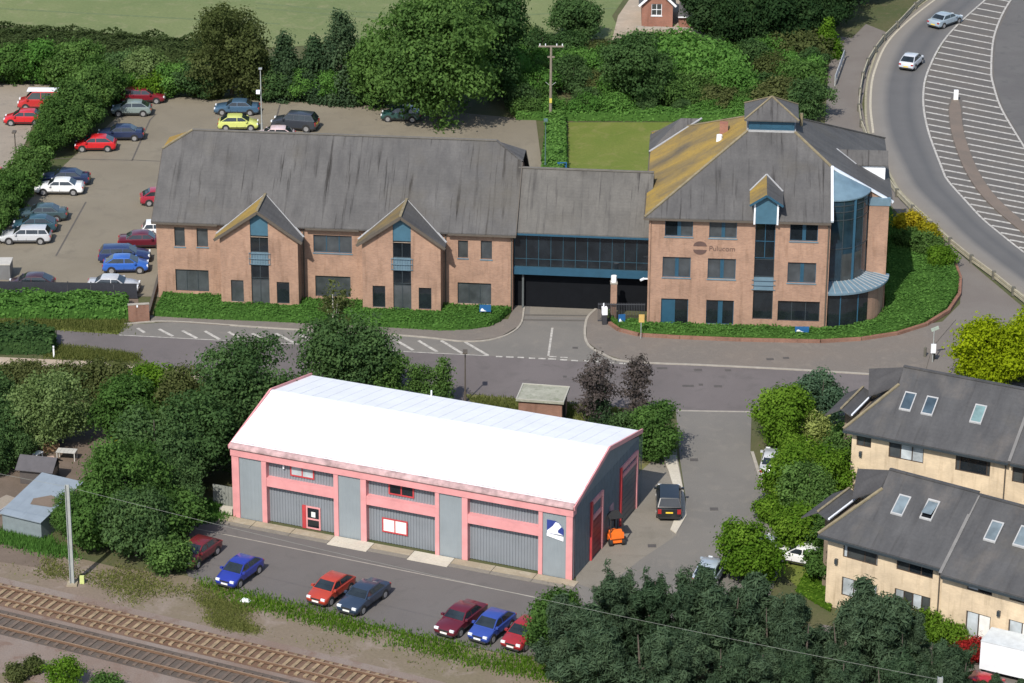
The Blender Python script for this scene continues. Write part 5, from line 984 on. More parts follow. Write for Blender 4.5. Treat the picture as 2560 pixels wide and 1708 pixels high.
# railing along the car park
fr_ = Frame(G(-60, 741), G(345, 748)); rl = thing('car_park_railing', 'dark close set metal railing along the car park edge', 'railing', tuple(fr_.o), fr_.ang); M_rl = flat('railing_dark', (.026, .028, .036), .6); npn = 7; pl = fr_.L/npn
for k in range(npn):
    x0_ = k*pl; MB().box(x0_-.04, x0_+.04, -.04, .04, 0, 1.5).build('post', M_rl, rl); mb = MB(); 
    for z in (.2, 1.25): mb.box(x0_+.04, x0_+pl-.04, -.02, .02, z, z+.06)
    n_ = 30
    for j in range(n_): xx = x0_+.08+j*(pl-.16)/(n_-1); mb.box(xx-.03, xx+.03, -.035, -.021, .08, 1.42)
    mb.build('railing_panel', M_rl, rl)
fb = Frame(G(322, 806), G(374, 803)); bw_ = thing('brick_boundary_wall', 'short brown brick wall between the hedge and the long office', 'wall', tuple(fb.o), fb.ang); MB().box(0, fb.L, 0, .25, 0, 1.5).build('wall', M_brick2, bw_); MB().box(-.03, fb.L+.03, -.03, .28, 1.5, 1.57).build('coping', M_kerb, bw_); MB().box(fb.L*.4, fb.L*.4+.12, -.04, -.001, 1.3, 1.5).build('plate', M_whitep, bw_)
fk = Frame(G(372, 800), G(402, 690)); kb = thing('low_end_wall', 'low dark kerb wall beside the office end wall', 'wall', tuple(fk.o), fk.ang); MB().box(0, fk.L, 0, .18, 0, .35).build('wall', M_brick2, kb); MB().box(-.02, fk.L+.02, -.02, .2, .35, .41).build('coping', M_trim, kb)
q = G(8, 702); cb = thing('metal_cabin', 'grey metal cabin at the end of the car park railing', 'cabin', (q[0]-.9, q[1]+.2, 0)); MB().box(-1.1, 1.5, 0, 1.6, 0, 1.35).build('body', flat('cabin_grey', (.14, .14, .14), .6), cb); MB().box(-1.15, 1.55, -.05, 1.65, 1.35, 1.45).build('roof', flat('cabin_roof', (.42, .40, .36), .7), cb); MB().box(-.9, .2, -.02, -.001, .3, 1.1).build('door', M_darkframe, cb)
ff = Frame(G(546, 1262), G(580, 1268)); fn = thing('panel_fence', 'short grey panel fence beside the warehouse corner', 'fence', tuple(ff.w(-.4, 0)), ff.ang)
for k in range(7): MB().box(k*.25, k*.25+.235, -.02, .02, 0, 1.6).build('fence_board', flat('grey_board', (.20, .21, .19), .9), fn)
for k in range(2): MB().box(0, 1.75, .021, .06, .35+k*.8, .45+k*.8).build('fence_rail', MATS['grey_board'], fn)
q = G(568, 1283); sb_ = thing('concrete_block', 'pale concrete block at the warehouse corner', 'block', tuple(q), R(-20)); MB().prism([(-.5, -.25), (.5, -.2), (.45, .3), (-.4, .25)], 0, .45).build('block', M_paleconc, sb_)
q = G(613, 1503); rb_ = thing('white_sack', 'white sack lying on the railway bank', 'sack', tuple(q), R(-15)); MB().add([(-.35, -.2, 0), (.35, -.22, 0), (.38, .2, 0), (-.3, .22, 0), (-.2, -.1, .18), (.22, -.08, .2), (.2, .1, .16), (-.15, .1, .2)], [(3, 2, 1, 0), (4, 5, 6, 7), (0, 1, 5, 4), (1, 2, 6, 5), (2, 3, 7, 6), (3, 0, 4, 7)]).build('sack', M_whitep, rb_)
fb2 = Frame(G(2087, 215), G(2110, 150)); pf = thing('roadside_fence', 'pale metal fence panel beside the footway', 'fence', tuple(fb2.o), fb2.ang)
MB().box(0, fb2.L, -.03, .03, .35, 1.1).build('panel', flat('pale_steel', (.42, .43, .45), .5), pf)
for k in range(5): MB().box(k*fb2.L/4-.04, k*fb2.L/4+.04, -.05, .05, 0, 1.15).build('post', M_galv, pf)

# ================================================================== vegetation
def leaf_mesh(name, P, Nn, S, T, mat, asp=.62, rs=None):
    rs = rs or rng; n = len(P); Nn = Nn/np.maximum(np.linalg.norm(Nn, axis=1, keepdims=True), 1e-6)
    r = rs.normal(size=(n, 3)); t = np.cross(Nn, r); t /= np.maximum(np.linalg.norm(t, axis=1, keepdims=True), 1e-6); b = np.cross(Nn, t); s = S[:, None]
    V = np.stack([P+t*s, P+b*s*asp+Nn*s*.12, P-t*s, P-b*s*asp+Nn*s*.12], 1).reshape(-1, 3).astype(np.float32)
    me = bpy.data.meshes.new(name); me.vertices.add(4*n); me.vertices.foreach_set('co', V.ravel()); me.loops.add(4*n); me.loops.foreach_set('vertex_index', np.arange(4*n, dtype=np.int32))
    me.polygons.add(n); me.polygons.foreach_set('loop_start', np.arange(0, 4*n, 4, dtype=np.int32)); me.update(calc_edges=True)
    a = me.attributes.new('tint', 'FLOAT', 'FACE'); a.data.foreach_set('value', T.astype(np.float32)); me.materials.append(mat); return me
def crown_points(rx, rz, zc, n, seed, style='round', lobes=None, thin=False):
    """leaf places: lobes through the crown, sprays on each lobe, leaves on each spray"""
    rs = np.random.default_rng(seed); K = lobes or 26
    if style == 'cone':
        h = rs.random(K)**.9; ang = rs.random(K)*6.283; rad = ((1-h)**.75*.80+.02)*(.8+.3*rs.random(K)); C = np.stack([np.cos(ang)*rad*rx, np.sin(ang)*rad*rx, zc-rz+h*2*rz*.97], 1); LR = rx*(.34-.20*h)*(.8+.4*rs.random(K))
    elif style == 'pine':      # boughs round one to three leaders, each bough a few upturned tufts
        nl = rs.integers(2, 5); ld = rs.normal(size=(nl, 2))*rx*.42; lh = 1-.24*rs.random(nl); lh[0] = 1.; Cs = []; Ls = []
        for _ in range(K//3):
            j = rs.integers(nl); h = (.05+.95*rs.random()**.85)*lh[j]; az = rs.random()*6.283; L = rx*(.03+1.05*(1-h/lh[j]*.985)**.95)*(.6+.65*rs.random())
            for q in (.45, .75, 1.): Cs.append((ld[j][0]*h+math.cos(az)*L*q+rs.normal()*.08, ld[j][1]*h+math.sin(az)*L*q+rs.normal()*.08, zc-rz+h*2*rz*.94+L*.22*q*q)); Ls.append(rx*(.085+.06*rs.random())*(1.25-.45*h))
        for j in range(nl):       # upright leading shoots
            for q in np.linspace(.72, 1.08, 8): Cs.append((ld[j][0]*q+rs.normal()*.05, ld[j][1]*q+rs.normal()*.05, zc-rz+lh[j]*q*2*rz*.94)); Ls.append(rx*(.03+.17*(1.1-q)))
        C = np.array(Cs); LR = np.array(Ls); K = len(C)
    else:
        d = rs.normal(size=(K, 3)); d /= np.linalg.norm(d, axis=1, keepdims=True); k = .42+.42*rs.random(K); C = d*k[:, None]*np.array([rx, rx, rz]); C[:, 2] += zc; LR = (rx*.5+rz*.5)*(.17+.19*rs.random(K))
    w = LR**2; M = max(40, int(n/26)); ls = rs.choice(K, M, p=w/w.sum()); d = rs.normal(size=(M, 3)); d[:, 2] += .3; d /= np.linalg.norm(d, axis=1, keepdims=True)
    SC_ = C[ls]+d*(LR[ls]*(.72+.42*rs.random(M)))[:, None]*np.array([1, 1, 1.25 if style != 'round' else .92]); ts = (rs.random(K)**1.3*.55)[ls]+rs.random(M)*.22
    li = rs.integers(0, M, n); e = rs.normal(size=(n, 3)); sp = (.16+.05*rx)*(.42 if style == 'pine' else 1.)
    P = SC_[li]+e*np.array([sp, sp, sp*(.75 if style == 'round' else 1.15)]); P[:, 2] = np.where(P[:, 2] < .05, .05+rs.random(n)*.2, P[:, 2])
    Nn = d[li]*.75+e*.35+rs.normal(size=(n, 3))*.6+np.array([0, 0, .3]); T = np.clip(ts[li]+rs.random(n)*.30, 0, 1); return P, Nn, T, C, rs
M_bark = flat('bark', (.085, .07, .055), .95, var=.3, vscale=4); M_birch = flat('birch_bark', (.45, .42, .36), .9, var=.25, vscale=6)
LM = {k: leaf_mat('leaf_'+k, *v) for k, v in {
 'mid': ((0.035, 0.076, 0.021), (0.120, 0.220, 0.057)), 'dark': ((0.030, 0.065, 0.025), (0.093, 0.166, 0.058)), 'olive': ((0.044, 0.061, 0.021), (0.118, 0.139, 0.052)), 'pine': ((.030, .057, .034), (.096, .152, .084)),
 'lime': ((.125, .172, .008), (.36, .440, .016)), 'light_old': ((0.044, 0.090, 0.022), (0.138, 0.228, 0.063)), 'hedge': ((0.050, 0.125, 0.027), (0.136, 0.281, 0.063)), 'willow': ((0.076, 0.119, 0.038), (0.229, 0.311, 0.126)),
 'purple': ((.048, .042, .040), (.125, .110, .100)), 'red': ((.13, .012, .012), (.42, .035, .035)), 'gold': ((.17, .14, .01), (.48, .42, .03)), 'blue': ((0.034, 0.071, 0.043), (0.104, 0.176, 0.104)), 'grass': ((.075, .095, .026), (.20, .215, .072)), 'paleshrub': ((.15, .19, .05), (.38, .44, .15)), 'conif': ((0.024, 0.050, 0.026), (0.077, 0.127, 0.062)), 'rough': ((0.038, 0.058, 0.022), (0.091, 0.126, 0.050)), 'light': ((0.041, 0.106, 0.009), (0.147, 0.255, 0.031)), 'deep': ((0.015, 0.038, 0.016), (0.055, 0.099, 0.038))}.items()}
PROTO = {}
def tree_data(sp, h, r, cb, style, leaf, n, seed, sparse):
    zc = h*(cb+(1-cb)/2); rz = h*(1-cb)/2; P, Nn, T, C, rs = crown_points(r, rz, zc, n, seed, style, lobes=int(22+r*11)*(3 if style == 'pine' else 2 if style == 'cone' else 1) if not sparse else 26)
    S = leaf*(.6+.8*rs.random(n)); asp = .60 if style != 'pine' else .22
    cm = leaf_mesh('crown', P, Nn, S, T, LM[sp], asp, rs)
    mb = MB(); tr = .035*h*.5+.03; mb.tube((0, 0, 0), (0, 0, h*.35), tr, tr*.75, 8); mb.tube((0, 0, h*.35), (rs.normal()*.1, rs.normal()*.1, h*.85), tr*.75, tr*.18, 7)
    nb = 7 if not sparse else 8 if sparse == 'birch' else 24
    for k in range(nb): c = C[k % len(C)]; zt = h*(.18+.55*k/nb); mb.tube((0, 0, min(zt, c[2]*.85, h*.8)), c, tr*(.42 if not sparse else .16 if sparse == 'birch' else .3), tr*.06, 6)
    me = bpy.data.meshes.new('trunk'); me.from_pydata(mb.v, [], mb.f); me.materials.append(M_birch if sparse == 'birch' else flat('grey_twig', (.11, .095, .085), .95) if sparse else M_bark); return cm, me
def plant(name, label, cat, px, py, sp, h, r, cb=.06, style='round', leaf=.20, n=None, group=None, seed=None, sparse=None, share=None, z=0., var=3):
    n = n or int(1500+560*r*max(r, h*.5)); seed = seed if seed is not None else int(px*7+py*13) % 100000+3
    if not sparse: n = int(n*2.1); leaf = leaf*.62
    s = 1.
    if share:
        key = (share, random.randrange(var), sp, style)
        if key not in PROTO: PROTO[key] = (*tree_data(sp, h, r, cb, style, leaf, n, seed, sparse), h)
        cm, tm, h0 = PROTO[key]; s = h/h0
    else: cm, tm = tree_data(sp, h, r, cb, style, leaf, n, seed, sparse)
    q = G(px, py); t = thing(name, label, cat, (q[0], q[1], z), random.random()*6.28, group); wv = random.uniform(.86, 1.14) if share else 1.; t.scale = (s*wv, s*wv, s); link('crown', cm, t); link('trunk', tm, t); return t
TR, SH = 'tree', 'shrub'
# behind the offices
plant('broadleaf_tree', 'huge spreading green tree shading the car park end', TR, 1100, 308, 'mid', 14., 6.5, .03, leaf=.30, n=21000)
plant('broadleaf_tree', 'tall dark tree behind the huge spreading tree', TR, 1225, 250, 'dark', 12.8, 4.4, .05, leaf=.28, n=12000)
plant('broadleaf_tree', 'smaller green tree beside the huge spreading tree', TR, 955, 266, 'mid', 8., 3.4, .03, leaf=.26, n=8000)
plant('olive_tree', 'large olive brown tree at the car park edge before the field', TR, 580, 238, 'olive', 10., 4.5, .04, leaf=.24, n=14000)
for px, py, h, r in ((715, 244, 6.6, 2.0), (790, 246, 6.2, 2.1), (855, 250, 9.3, 2.6)): plant('conifer', {715: 'slim dark conifer beside the olive brown tree', 790: 'dark conifer between two taller conifers', 855: 'tallest dark conifer in the hedge behind the car park'}[px], TR, px, py, 'conif', h, r, .0, 'cone', .22, 6500)
plant('broadleaf_tree', 'mid green tree beside the tallest conifer', TR, 912, 256, 'mid', 6.5, 2.4, .02, leaf=.24, n=6000)
for i, (px, py, h, r, sp) in enumerate([(-40, 206, 4.3, 2.7, 'hedge'), (35, 204, 4.4, 2.6, 'mid'), (100, 207, 4.2, 2.5, 'hedge'), (165, 210, 4.6, 2.8, 'mid'), (225, 216, 4.8, 2.8, 'mid'), (310, 222, 3.8, 2.6, 'dark'), (370, 226, 4.4, 2.6, 'willow'), (430, 238, 3.4, 2.5, 'hedge'), (385, 240, 2.6, 2.2, 'light'), (490, 240, 3.8, 2.4, 'dark'), (330, 242, 2.4, 1.9, 'hedge'), (640, 244, 4.2, 2.3, 'olive'), (680, 247, 3.6, 2., 'dark'), (755, 250, 3.2, 2., 'hedge'), (825, 252, 3.4, 2.1, 'hedge'), (900, 258, 2.6, 1.8, 'dark'), (530, 242, 3.0, 2.2, 'olive')]):
    plant('shrub', 'bushy shrub in the overgrown hedge line along the car park end', SH, px, py, sp, h, r, .0, leaf=.22, n=5200, group='shrubs along the car park end', share='bg')
for px, py, h, r in ((255, 262, 4.6, 2.7), (222, 300, 5.2, 3.0), (190, 335, 5.4, 3.0), (158, 368, 4.8, 2.7), (118, 392, 3.6, 2.2)): plant('shrub', 'tall leafy shrub in the hedge between the car park and the side lot', SH, px, py, 'mid', h, r, .0, leaf=.22, n=6500, group='tall shrubs between the lots', share='row')
for px, py, h, r in ((82, 445, 3.0, 2.0), (55, 480, 3.0, 2.0), (28, 520, 3.2, 2.0), (0, 560, 3.0, 2.), (-30, 600, 3., 2.)): plant('shrub', 'low leafy shrub in the hedge beside the parked white saloon', SH, px, py, 'mid', h, r, .0, leaf=.20, n=4600, group='low shrubs beside the parking row', share='row2')
plant('shrub', 'dark round bush at the edge of the field by the cottage drive', SH, 1440, 98, 'dark', 4.4, 2.9, .0, leaf=.22, n=7500)
plant('shrub', 'pale willowy bush at the field corner beside the huge tree', SH, 1310, 110, 'willow', 2.0, 1.6, .0, leaf=.18, n=2500)
for px, py, h, r in ((1775, 95, 5.6, 3.2), (1850, 118, 6.8, 3.8), (1945, 124, 7.4, 4.0), (2030, 112, 6.6, 3.6), (1830, 40, 7., 4.2), (1940, 30, 8., 4.6), (2060, 60, 7., 3.8), (2150, 10, 7., 3.8), (1740, 30, 6., 3.2), (2240, -40, 7., 3.8)):
    plant('broadleaf_tree', 'dark dense tree in the copse beside the curved carriageway', TR, px, py, 'deep', h, r, .02, leaf=.26, n=9000, group='trees of the dark copse', share='copse', var=4)
plant('broadleaf_tree', 'round topped green tree alone in the scrub behind the lawn', TR, 1590, 262, 'dark', 7.2, 3.7, .02, leaf=.24, n=10500)
plant('conifer', 'small bright green conical tree beside the pale roadside fence', TR, 2068, 140, 'light', 3.8, 1.5, .0, 'cone', .18, 3000)
plant('shrub', 'dark bush overhanging the footway behind the square office', SH, 2020, 296, 'dark', 4., 2.3, .0, leaf=.20, n=5000)
rs_ = np.random.default_rng(5)
for py, x0_, x1_, hh_ in ((150, 1290, 2060, 2.3), (178, 1280, 2060, 2.5), (208, 1270, 2060, 2.6), (238, 1280, 2050, 2.6), (266, 1290, 2000, 2.4), (284, 1300, 1960, 1.8)):
    x = x0_
    while x < x1_:
        plant('shrub', 'bramble and scrub bush in the thicket behind the lawn', SH, x+rs_.normal()*10, py+rs_.normal()*6, ['mid', 'hedge', 'dark', 'hedge', 'olive'][rs_.integers(5) if x > 1500 else rs_.integers(4)+(1 if rs_.random() > .6 else 0)], hh_*(.75+.5*rs_.random()), 2.1, .0, leaf=.19, n=3200, group='scrub thicket behind the lawn', share='scrub'); x += 62+rs_.random()*24
# street trees and gardens
plant('broadleaf_tree', 'dense dark green tree standing at the warehouse corner', TR, 612, 1128, 'dark', 9.9, 3.5, .03, leaf=.21, n=12500)
plant('broadleaf_tree', 'broad dark tree between the road and the white warehouse roof', TR, 865, 1010, 'dark', 7.4, 3.9, .02, leaf=.21, n=12000)
plant('shrub', 'mid green bush behind the white warehouse roof', SH, 960, 1012, 'mid', 4.6, 2.3, .0, leaf=.19, n=5500)
plant('birch', 'slender pale stemmed birch before the long office', TR, 838, 968, 'olive', 9.4, 1.1, .35, leaf=.12, n=1700, sparse='birch')
for px, py, h, r, lb in ((1050, 1012, 3.6, 1.0, 'bushy sapling beside the broad dark tree'), (1106, 1018, 4.6, .75, 'thin sapling near the dark lamp column'), (1085, 1022, 2.2, 1.2, 'low bush under the thin sapling')): plant('sapling', lb, TR, px, py, 'mid', h, r, .05, leaf=.15, n=1300)
plant('willow_tree', 'pale weeping willow in the garden', TR, 130, 1110, 'willow', 5.8, 3.3, .02, leaf=.17, n=10000)
for px, py, h, r in ((-20, 985, 2.6, 2.1), (55, 980, 2.4, 2.1), (120, 985, 2.6, 2.1), (215, 985, 2.8, 2.2), (280, 990, 2.8, 2.2), (-30, 1060, 4., 2.6), (20, 1120, 4., 2.6), (-30, 1180, 3.8, 2.4), (30, 1160, 2.6, 1.8)): plant('shrub', 'dark bush in the garden hedge below the footpath', SH, px, py, 'olive' if py < 1000 else 'dark', h, r, .0, leaf=.18, n=4800, group='bushes of the garden hedge', share='gh')
plant('broadleaf_tree', 'bright green tree top beside the footpath end', TR, 385, 1040, 'light', 4.6, 2.1, .0, leaf=.19, n=5500)
plant('broadleaf_tree', 'round dark green tree beside the willow', TR, 312, 1100, 'mid', 4.8, 2.7, .0, leaf=.20, n=7500)
plant('broadleaf_tree', 'brownish olive tree beside the tall warehouse corner tree', TR, 470, 1090, 'olive', 5.6, 2.6, .0, leaf=.19, n=7000)
for px, py, h, r, sp in ((505, 1205, 7.2, 3.2, 'dark'), (395, 1240, 7.2, 3.6, 'dark'), (318, 1335, 7.6, 3.3, 'mid'), (238, 1376, 4.8, 2.3, 'mid'), (178, 1345, 3.6, 1.7, 'mid'), (340, 1392, 5.2, 3.0, 'dark'), (450, 1300, 5., 2.6, 'dark'), (425, 1350, 4., 2.2, 'mid')): plant('broadleaf_tree', 'leafy tree in the dense clump between the garden and the yard', TR, px, py, sp, h, r, .0, leaf=.20, n=9500, group='dense clump beside the yard', share='clump')
plant('shrub', 'low round bush hiding the dark red car', SH, 425, 1432, 'mid', 2.7, 1.6, .0, leaf=.17, n=3200)
plant('shrub', 'small golden bush among the garden trees', SH, 322, 1112, 'gold', 1.8, .9, .0, leaf=.14, n=1100, z=0.)
plant('broadleaf_tree', 'leafy street tree at the side road corner', TR, 1950, 1115, 'light', 5.4, 2.2, .04, leaf=.19, n=8500); plant('broadleaf_tree', 'bluish green tree behind the side road street tree', TR, 2050, 1072, 'blue', 4.9, 1.9, .02, leaf=.18, n=5500)
plant('shrub', 'pale lime bush between the street trees', SH, 2042, 1118, 'paleshrub', 3.0, 1.25, .0, leaf=.16, n=2000)
for px, py, h, r, sp in ((1985, 1205, 3.6, 1.9, 'light'), (1975, 1262, 4.6, 2.1, 'light'), (2020, 1310, 4.8, 2.2, 'mid'), (2065, 1245, 4.4, 2.1, 'light'), (2120, 1190, 4.0, 2.0, 'mid'), (2075, 1345, 3.4, 1.7, 'mid'), (1985, 1385, 4.2, 1.7, 'light'), (2150, 1150, 2.8, 1.6, 'light'), (1925, 1305, 2.0, 1., 'light')): plant('broadleaf_tree', 'bright green garden tree in the row beside the cream houses', TR, px, py, sp, h, r, .0, leaf=.18, n=5200, group='garden trees by the cream houses')
for px, py, h, r in ((1855, 1448, 4.7, 1.9), (1900, 1462, 3.8, 1.8)): plant('shrub', 'bright green roadside bush above the pines', SH, px, py, 'light', h, r, .0, leaf=.18, n=5000, group='roadside bushes above the pines')
for px, py, h in ((2052, 1398, 3.6), (2048, 1452, 2.6)): plant('shrub', 'leafy shrub against the brown side wall behind the pines', SH, px, py, 'mid', h, 1.15, .0, leaf=.17, n=2600, group='shrubs beside the timber porch')
plant('shrub', 'leafy shrub hiding the side porch of the cream house by the street trees', SH, 2128, 1150, 'mid', 3.4, 1.2, .0, leaf=.17, n=2600)
plant('yellow_tree', 'brilliant yellow green tree behind the cream house', TR, 2468, 962, 'lime', 5.4, 3.6, .0, leaf=.20, n=11000); plant('yellow_tree', 'second yellow green tree against the carriageway barrier', TR, 2570, 930, 'lime', 5.2, 3.0, .0, leaf=.20, n=8000)
for px, py, sp, h, r, lb in ((2272, 580, 'gold', 1.7, 1.5, 'yellow shrub between the square office and the barrier'), (2315, 604, 'gold', 1.5, 1.3, 'small yellow shrub at the barrier end of the border'), (2262, 622, 'mid', 1.7, 1.6, 'dark green shrub in front of the yellow shrub'), (2318, 640, 'mid', 1.9, 1.6, 'green shrub near the footway corner'), (2352, 668, 'light', 1.8, 1.3, 'leafy green shrub at the footway edge')): plant('shrub', lb, SH, px, py, sp, h, r, .0, leaf=.16, n=2600)
plant('bare_tree', 'thin purple grey tree almost without leaves before the drive', TR, 1490, 1092, 'purple', 7.2, 1.35, .08, leaf=.11, n=4200, sparse='thin'); plant('bare_tree', 'second thin purple grey tree beside the roadside shrub', TR, 1582, 1085, 'purple', 6.6, 1.2, .12, leaf=.11, n=3000, sparse='thin')
plant('conifer', 'dark evergreen cone under the thin purple grey tree', TR, 1500, 1090, 'conif', 3.8, 1.15, .0, 'cone', .15, 3000); plant('shrub', 'leafy round shrub by the warehouse end and the side road', SH, 1640, 1150, 'mid', 4.9, 2.0, .0, leaf=.17, n=6500); plant('shrub', 'low dark bush behind the warehouse corner', SH, 1560, 1110, 'dark', 2.4, 1.5, .0, leaf=.16, n=2600)
for px, py, h, r in ((1445, 1690, 5.0, 2.2), (1545, 1660, 7.2, 2.3), (1632, 1668, 7.0, 2.3), (1735, 1682, 7.6, 2.5), (1830, 1700, 6.6, 2.4), (1915, 1712, 6.2, 2.4), (2010, 1730, 5.6, 2.3), (2090, 1715, 5.0, 2.0), (2172, 1712, 6.6, 2.0), (2250, 1745, 5.2, 2.1), (2325, 1765, 4.8, 2.0), (2400, 1800, 4.6, 2.0), (2480, 1815, 3.6, 1.8), (2550, 1825, 3.4, 1.8), (1500, 1770, 6.0, 2.4), (1600, 1790, 6.2, 2.5), (1700, 1800, 6.2, 2.5), (1800, 1815, 6.0, 2.5), (1900, 1825, 6.0, 2.4), (2000, 1835, 5.8, 2.4), (2100, 1845, 5.8, 2.4), (2200, 1855, 5.6, 2.4), (2300, 1865, 5.2, 2.3)):
    plant('pine_tree', 'dark blue green pine in the belt along the railway', TR, px, py, 'pine', h*1.06, r*1.15, .05, 'pine', .26, 14000, group='pine belt along the railway', share='pine', var=5)
plant('shrub', 'bright broadleaf bush at the end of the pine belt', SH, 1385, 1628, 'mid', 4.8, 2.2, .0, leaf=.18, n=6500)
plant('red_maple', 'red leaved shrub beside the white van', SH, 2428, 1652, 'red', 1.5, .95, .0, leaf=.15, n=1700); plant('shrub', 'round green shrub against the cream house wall', SH, 2398, 1612, 'light', 1.8, 1.2, .0, leaf=.15, n=1800)
for px, py, sp, lb in ((2215, 1555, 'mid', 'green shrub under the ground floor windows of the cream house'), (2290, 1575, 'olive', 'olive shrub beside the cream house downpipe'), (2330, 1600, 'light', 'light green shrub at the cream house corner')): plant('shrub', lb, SH, px, py, sp, 2.1, 1.5, .0, leaf=.15, n=2400)
for px, py, sp, h, lb in ((165, 1722, 'light', 2.1, 'green bush on the near side of the tracks'), (265, 1745, 'mid', 1.7, 'low green bush beyond the near tracks edge'), (40, 1700, 'olive', 1., 'straggly olive weed clump beside the near tracks'), (85, 1680, 'olive', .9, 'small olive weed clump on the ballast edge')): plant('shrub', lb, SH, px, py, sp, h, h*.65, .0, leaf=.14, n=1600)
# clipped hedges: a core and a skin of leaves
def in_poly(P, poly):
    x, y = P[:, 0], P[:, 1]; c = np.zeros(len(P), bool); n = len(poly)
    for i in range(n):
        (x0, y0), (x1, y1) = poly[i], poly[(i+1) % n]
        c ^= ((y0 > y) != (y1 > y)) & (x < (x1-x0)*(y-y0)/(y1-y0+1e-12)+x0)
    return c
def hedge(label, poly, h, sp='hedge', dens=34, leaf=.12, name='hedge', wild=.12, cat='hedge'):
    poly = [tuple(p[:2]) for p in poly]; A = np.array(poly); lo, hi = A.min(0), A.max(0); rs = np.random.default_rng(len(poly)*17+int(abs(lo[0])*10)); area = (hi-lo).prod()
    P = lo+rs.random((int(area*dens), 2))*(hi-lo); P = P[in_poly(P, poly)]
    wob = lambda q: 1+wild*(np.sin(q[:, 0]*1.7+q[:, 1]*.9)+np.sin(q[:, 1]*2.3-q[:, 0]*.8))*.5
    top = np.column_stack([P, h*wob(P)*(.92+.12*rs.random(len(P)))]); Nt = np.column_stack([rs.normal(size=(len(P), 2))*.32, np.ones(len(P))]); sd_ = []; ns = []
    n = len(poly); ar = sum(poly[i][0]*poly[(i+1) % n][1]-poly[(i+1) % n][0]*poly[i][1] for i in range(n)); sg = 1 if ar > 0 else -1
    for i in range(n):
        a, b_ = np.array(poly[i]), np.array(poly[(i+1) % n]); L = np.linalg.norm(b_-a); k = int(L*h*dens); t = rs.random(k)[:, None]; nn = np.array([(b_-a)[1], -(b_-a)[0]])/max(L, 1e-6)*sg
        q = a+(b_-a)*t+nn*rs.normal(size=(k, 1))*.05; sd_.append(np.column_stack([q, rs.random(k)*h*wob(q)])); ns.append(np.column_stack([np.tile(nn, (k, 1))+rs.normal(size=(k, 2))*.4, rs.normal(size=k)*.3+.3]))
    Pa = np.vstack([top]+sd_); Na = np.vstack([Nt]+ns); T = np.clip(rs.random(len(Pa))*.8+.1*np.sin(Pa[:, 0]*2)+.1, 0, 1)
    q0 = Pa[:, :2].mean(0); Pa[:, :2] -= q0; t = thing(name, label, cat, (q0[0], q0[1], 0)); link('foliage', leaf_mesh('foliage', Pa, Na, leaf*(.6+.8*rs.random(len(Pa))), T, LM[sp], .65, rs), t)
    co = MB().prism([(p[0]-q0[0], p[1]-q0[1]) for p in poly], 0, h*(.90-wild*.6)).build('core', LM[sp], t); at_ = co.data.attributes.new('tint', 'FLOAT', 'FACE'); at_.data.foreach_set('value', [.35]*len(co.data.polygons)); return t
lc = lambda f, pts: [tuple(f.w(a, b_)[:2]) for a, b_ in pts]
e = WL-.1; x_ = .12; yv = -PW-.05
out_ = [f1.g(x, y) for x, y in [(1262, 792), (1250, 806), (1225, 818), (1170, 826), (1100, 828), (1000, 822), (900, 817), (780, 811), (680, 806), (560, 801), (470, 797), (385, 792)]]
hedge('clipped green hedge along the front of the long brick office', lc(f1, [(out_[-1][0], -.2), (wl1-.05, -.2), (wl1-.05, yv), (wl1+WW+.05, yv), (wl1+WW+.05, -.2), (wl2-.05, -.2), (wl2-.05, yv), (wl2+WW+.05, yv), (wl2+WW+.05, -.2), (e, -.2)]+out_), .62, dens=60, leaf=.10)
out3 = [f3.g(x, y) for x, y in [(1522, 790), (1530, 812), (1552, 828), (1600, 840), (1700, 846), (1850, 852), (2050, 856), (2150, 850), (2240, 836), (2310, 814), (2365, 780), (2392, 740), (2394, 700), (2378, 655), (2340, 640), (2275, 625), (2235, 570), (2222, 520)]]
hedge('clipped green hedge wrapping round the square brick office', lc(f3, [(-2.6, .2)]+out3+[(S3+.3, 9.), (S3+.3, ND+.1), (S3+.1, ND-.5), (low[12][0]+.15, low[12][1]-.1), (low[9][0]+.1, low[9][1]-.15), (low[6][0]+.05, low[6][1]-.2), (low[3][0], low[3][1]-.25), (NA+.4, -.25), (-.0, -.25), (-.2, .2)]), .6, dens=60, leaf=.10)
wp = out3[1:14]; bwl = thing('brick_edging_wall', 'low red brick edging wall outside the hedge of the square office', 'wall', tuple(f3.o), f3.ang)
for a, b_ in zip(wp, wp[1:]):
    a = np.array(a); b_ = np.array(b_); d = (b_-a)/np.linalg.norm(b_-a); nn = np.array([d[1], -d[0]])*.22; L = np.linalg.norm(b_-a); k_ = max(1, int(L/.9))
    for j in range(k_): p = a+(b_-a)*j/k_+nn; q = a+(b_-a)*(j+1)/k_+nn-d*.015; MB().bar((*p, .16), (*q, .16), .28, .30).build('brick_course', M_brick2, bwl)
hedge('wild green hedge below the car park railing', GP([(-60, 755), (200, 757), (318, 765), (322, 800), (200, 800), (-60, 796)]), 1.15, 'hedge', 40, .15, wild=.22)
hedge('dark hedge at the verge of the road', GP([(-60, 845), (60, 842), (135, 848), (140, 872), (130, 886), (-60, 886)]), 1.35, 'dark', 40, .15, wild=.22)
hedge('dark rough hedgerow along the field edge', GP([(-100, 92), (200, 108), (520, 132), (520, 165), (200, 150), (-100, 138)]), 1.7, 'rough', 40, .15, wild=.25)
hedge('low hedge between the car park and the lawn', GP([(1366, 300), (1412, 300), (1416, 430), (1364, 470), (1355, 440)]), .9, 'hedge', 34, .14, wild=.15)
hedge('low green hedge along the top of the lawn', GP([(1290, 282), (1700, 284), (1860, 288), (1860, 304), (1700, 304), (1416, 302), (1290, 300)]), .9, 'hedge', 34, .14, wild=.2)
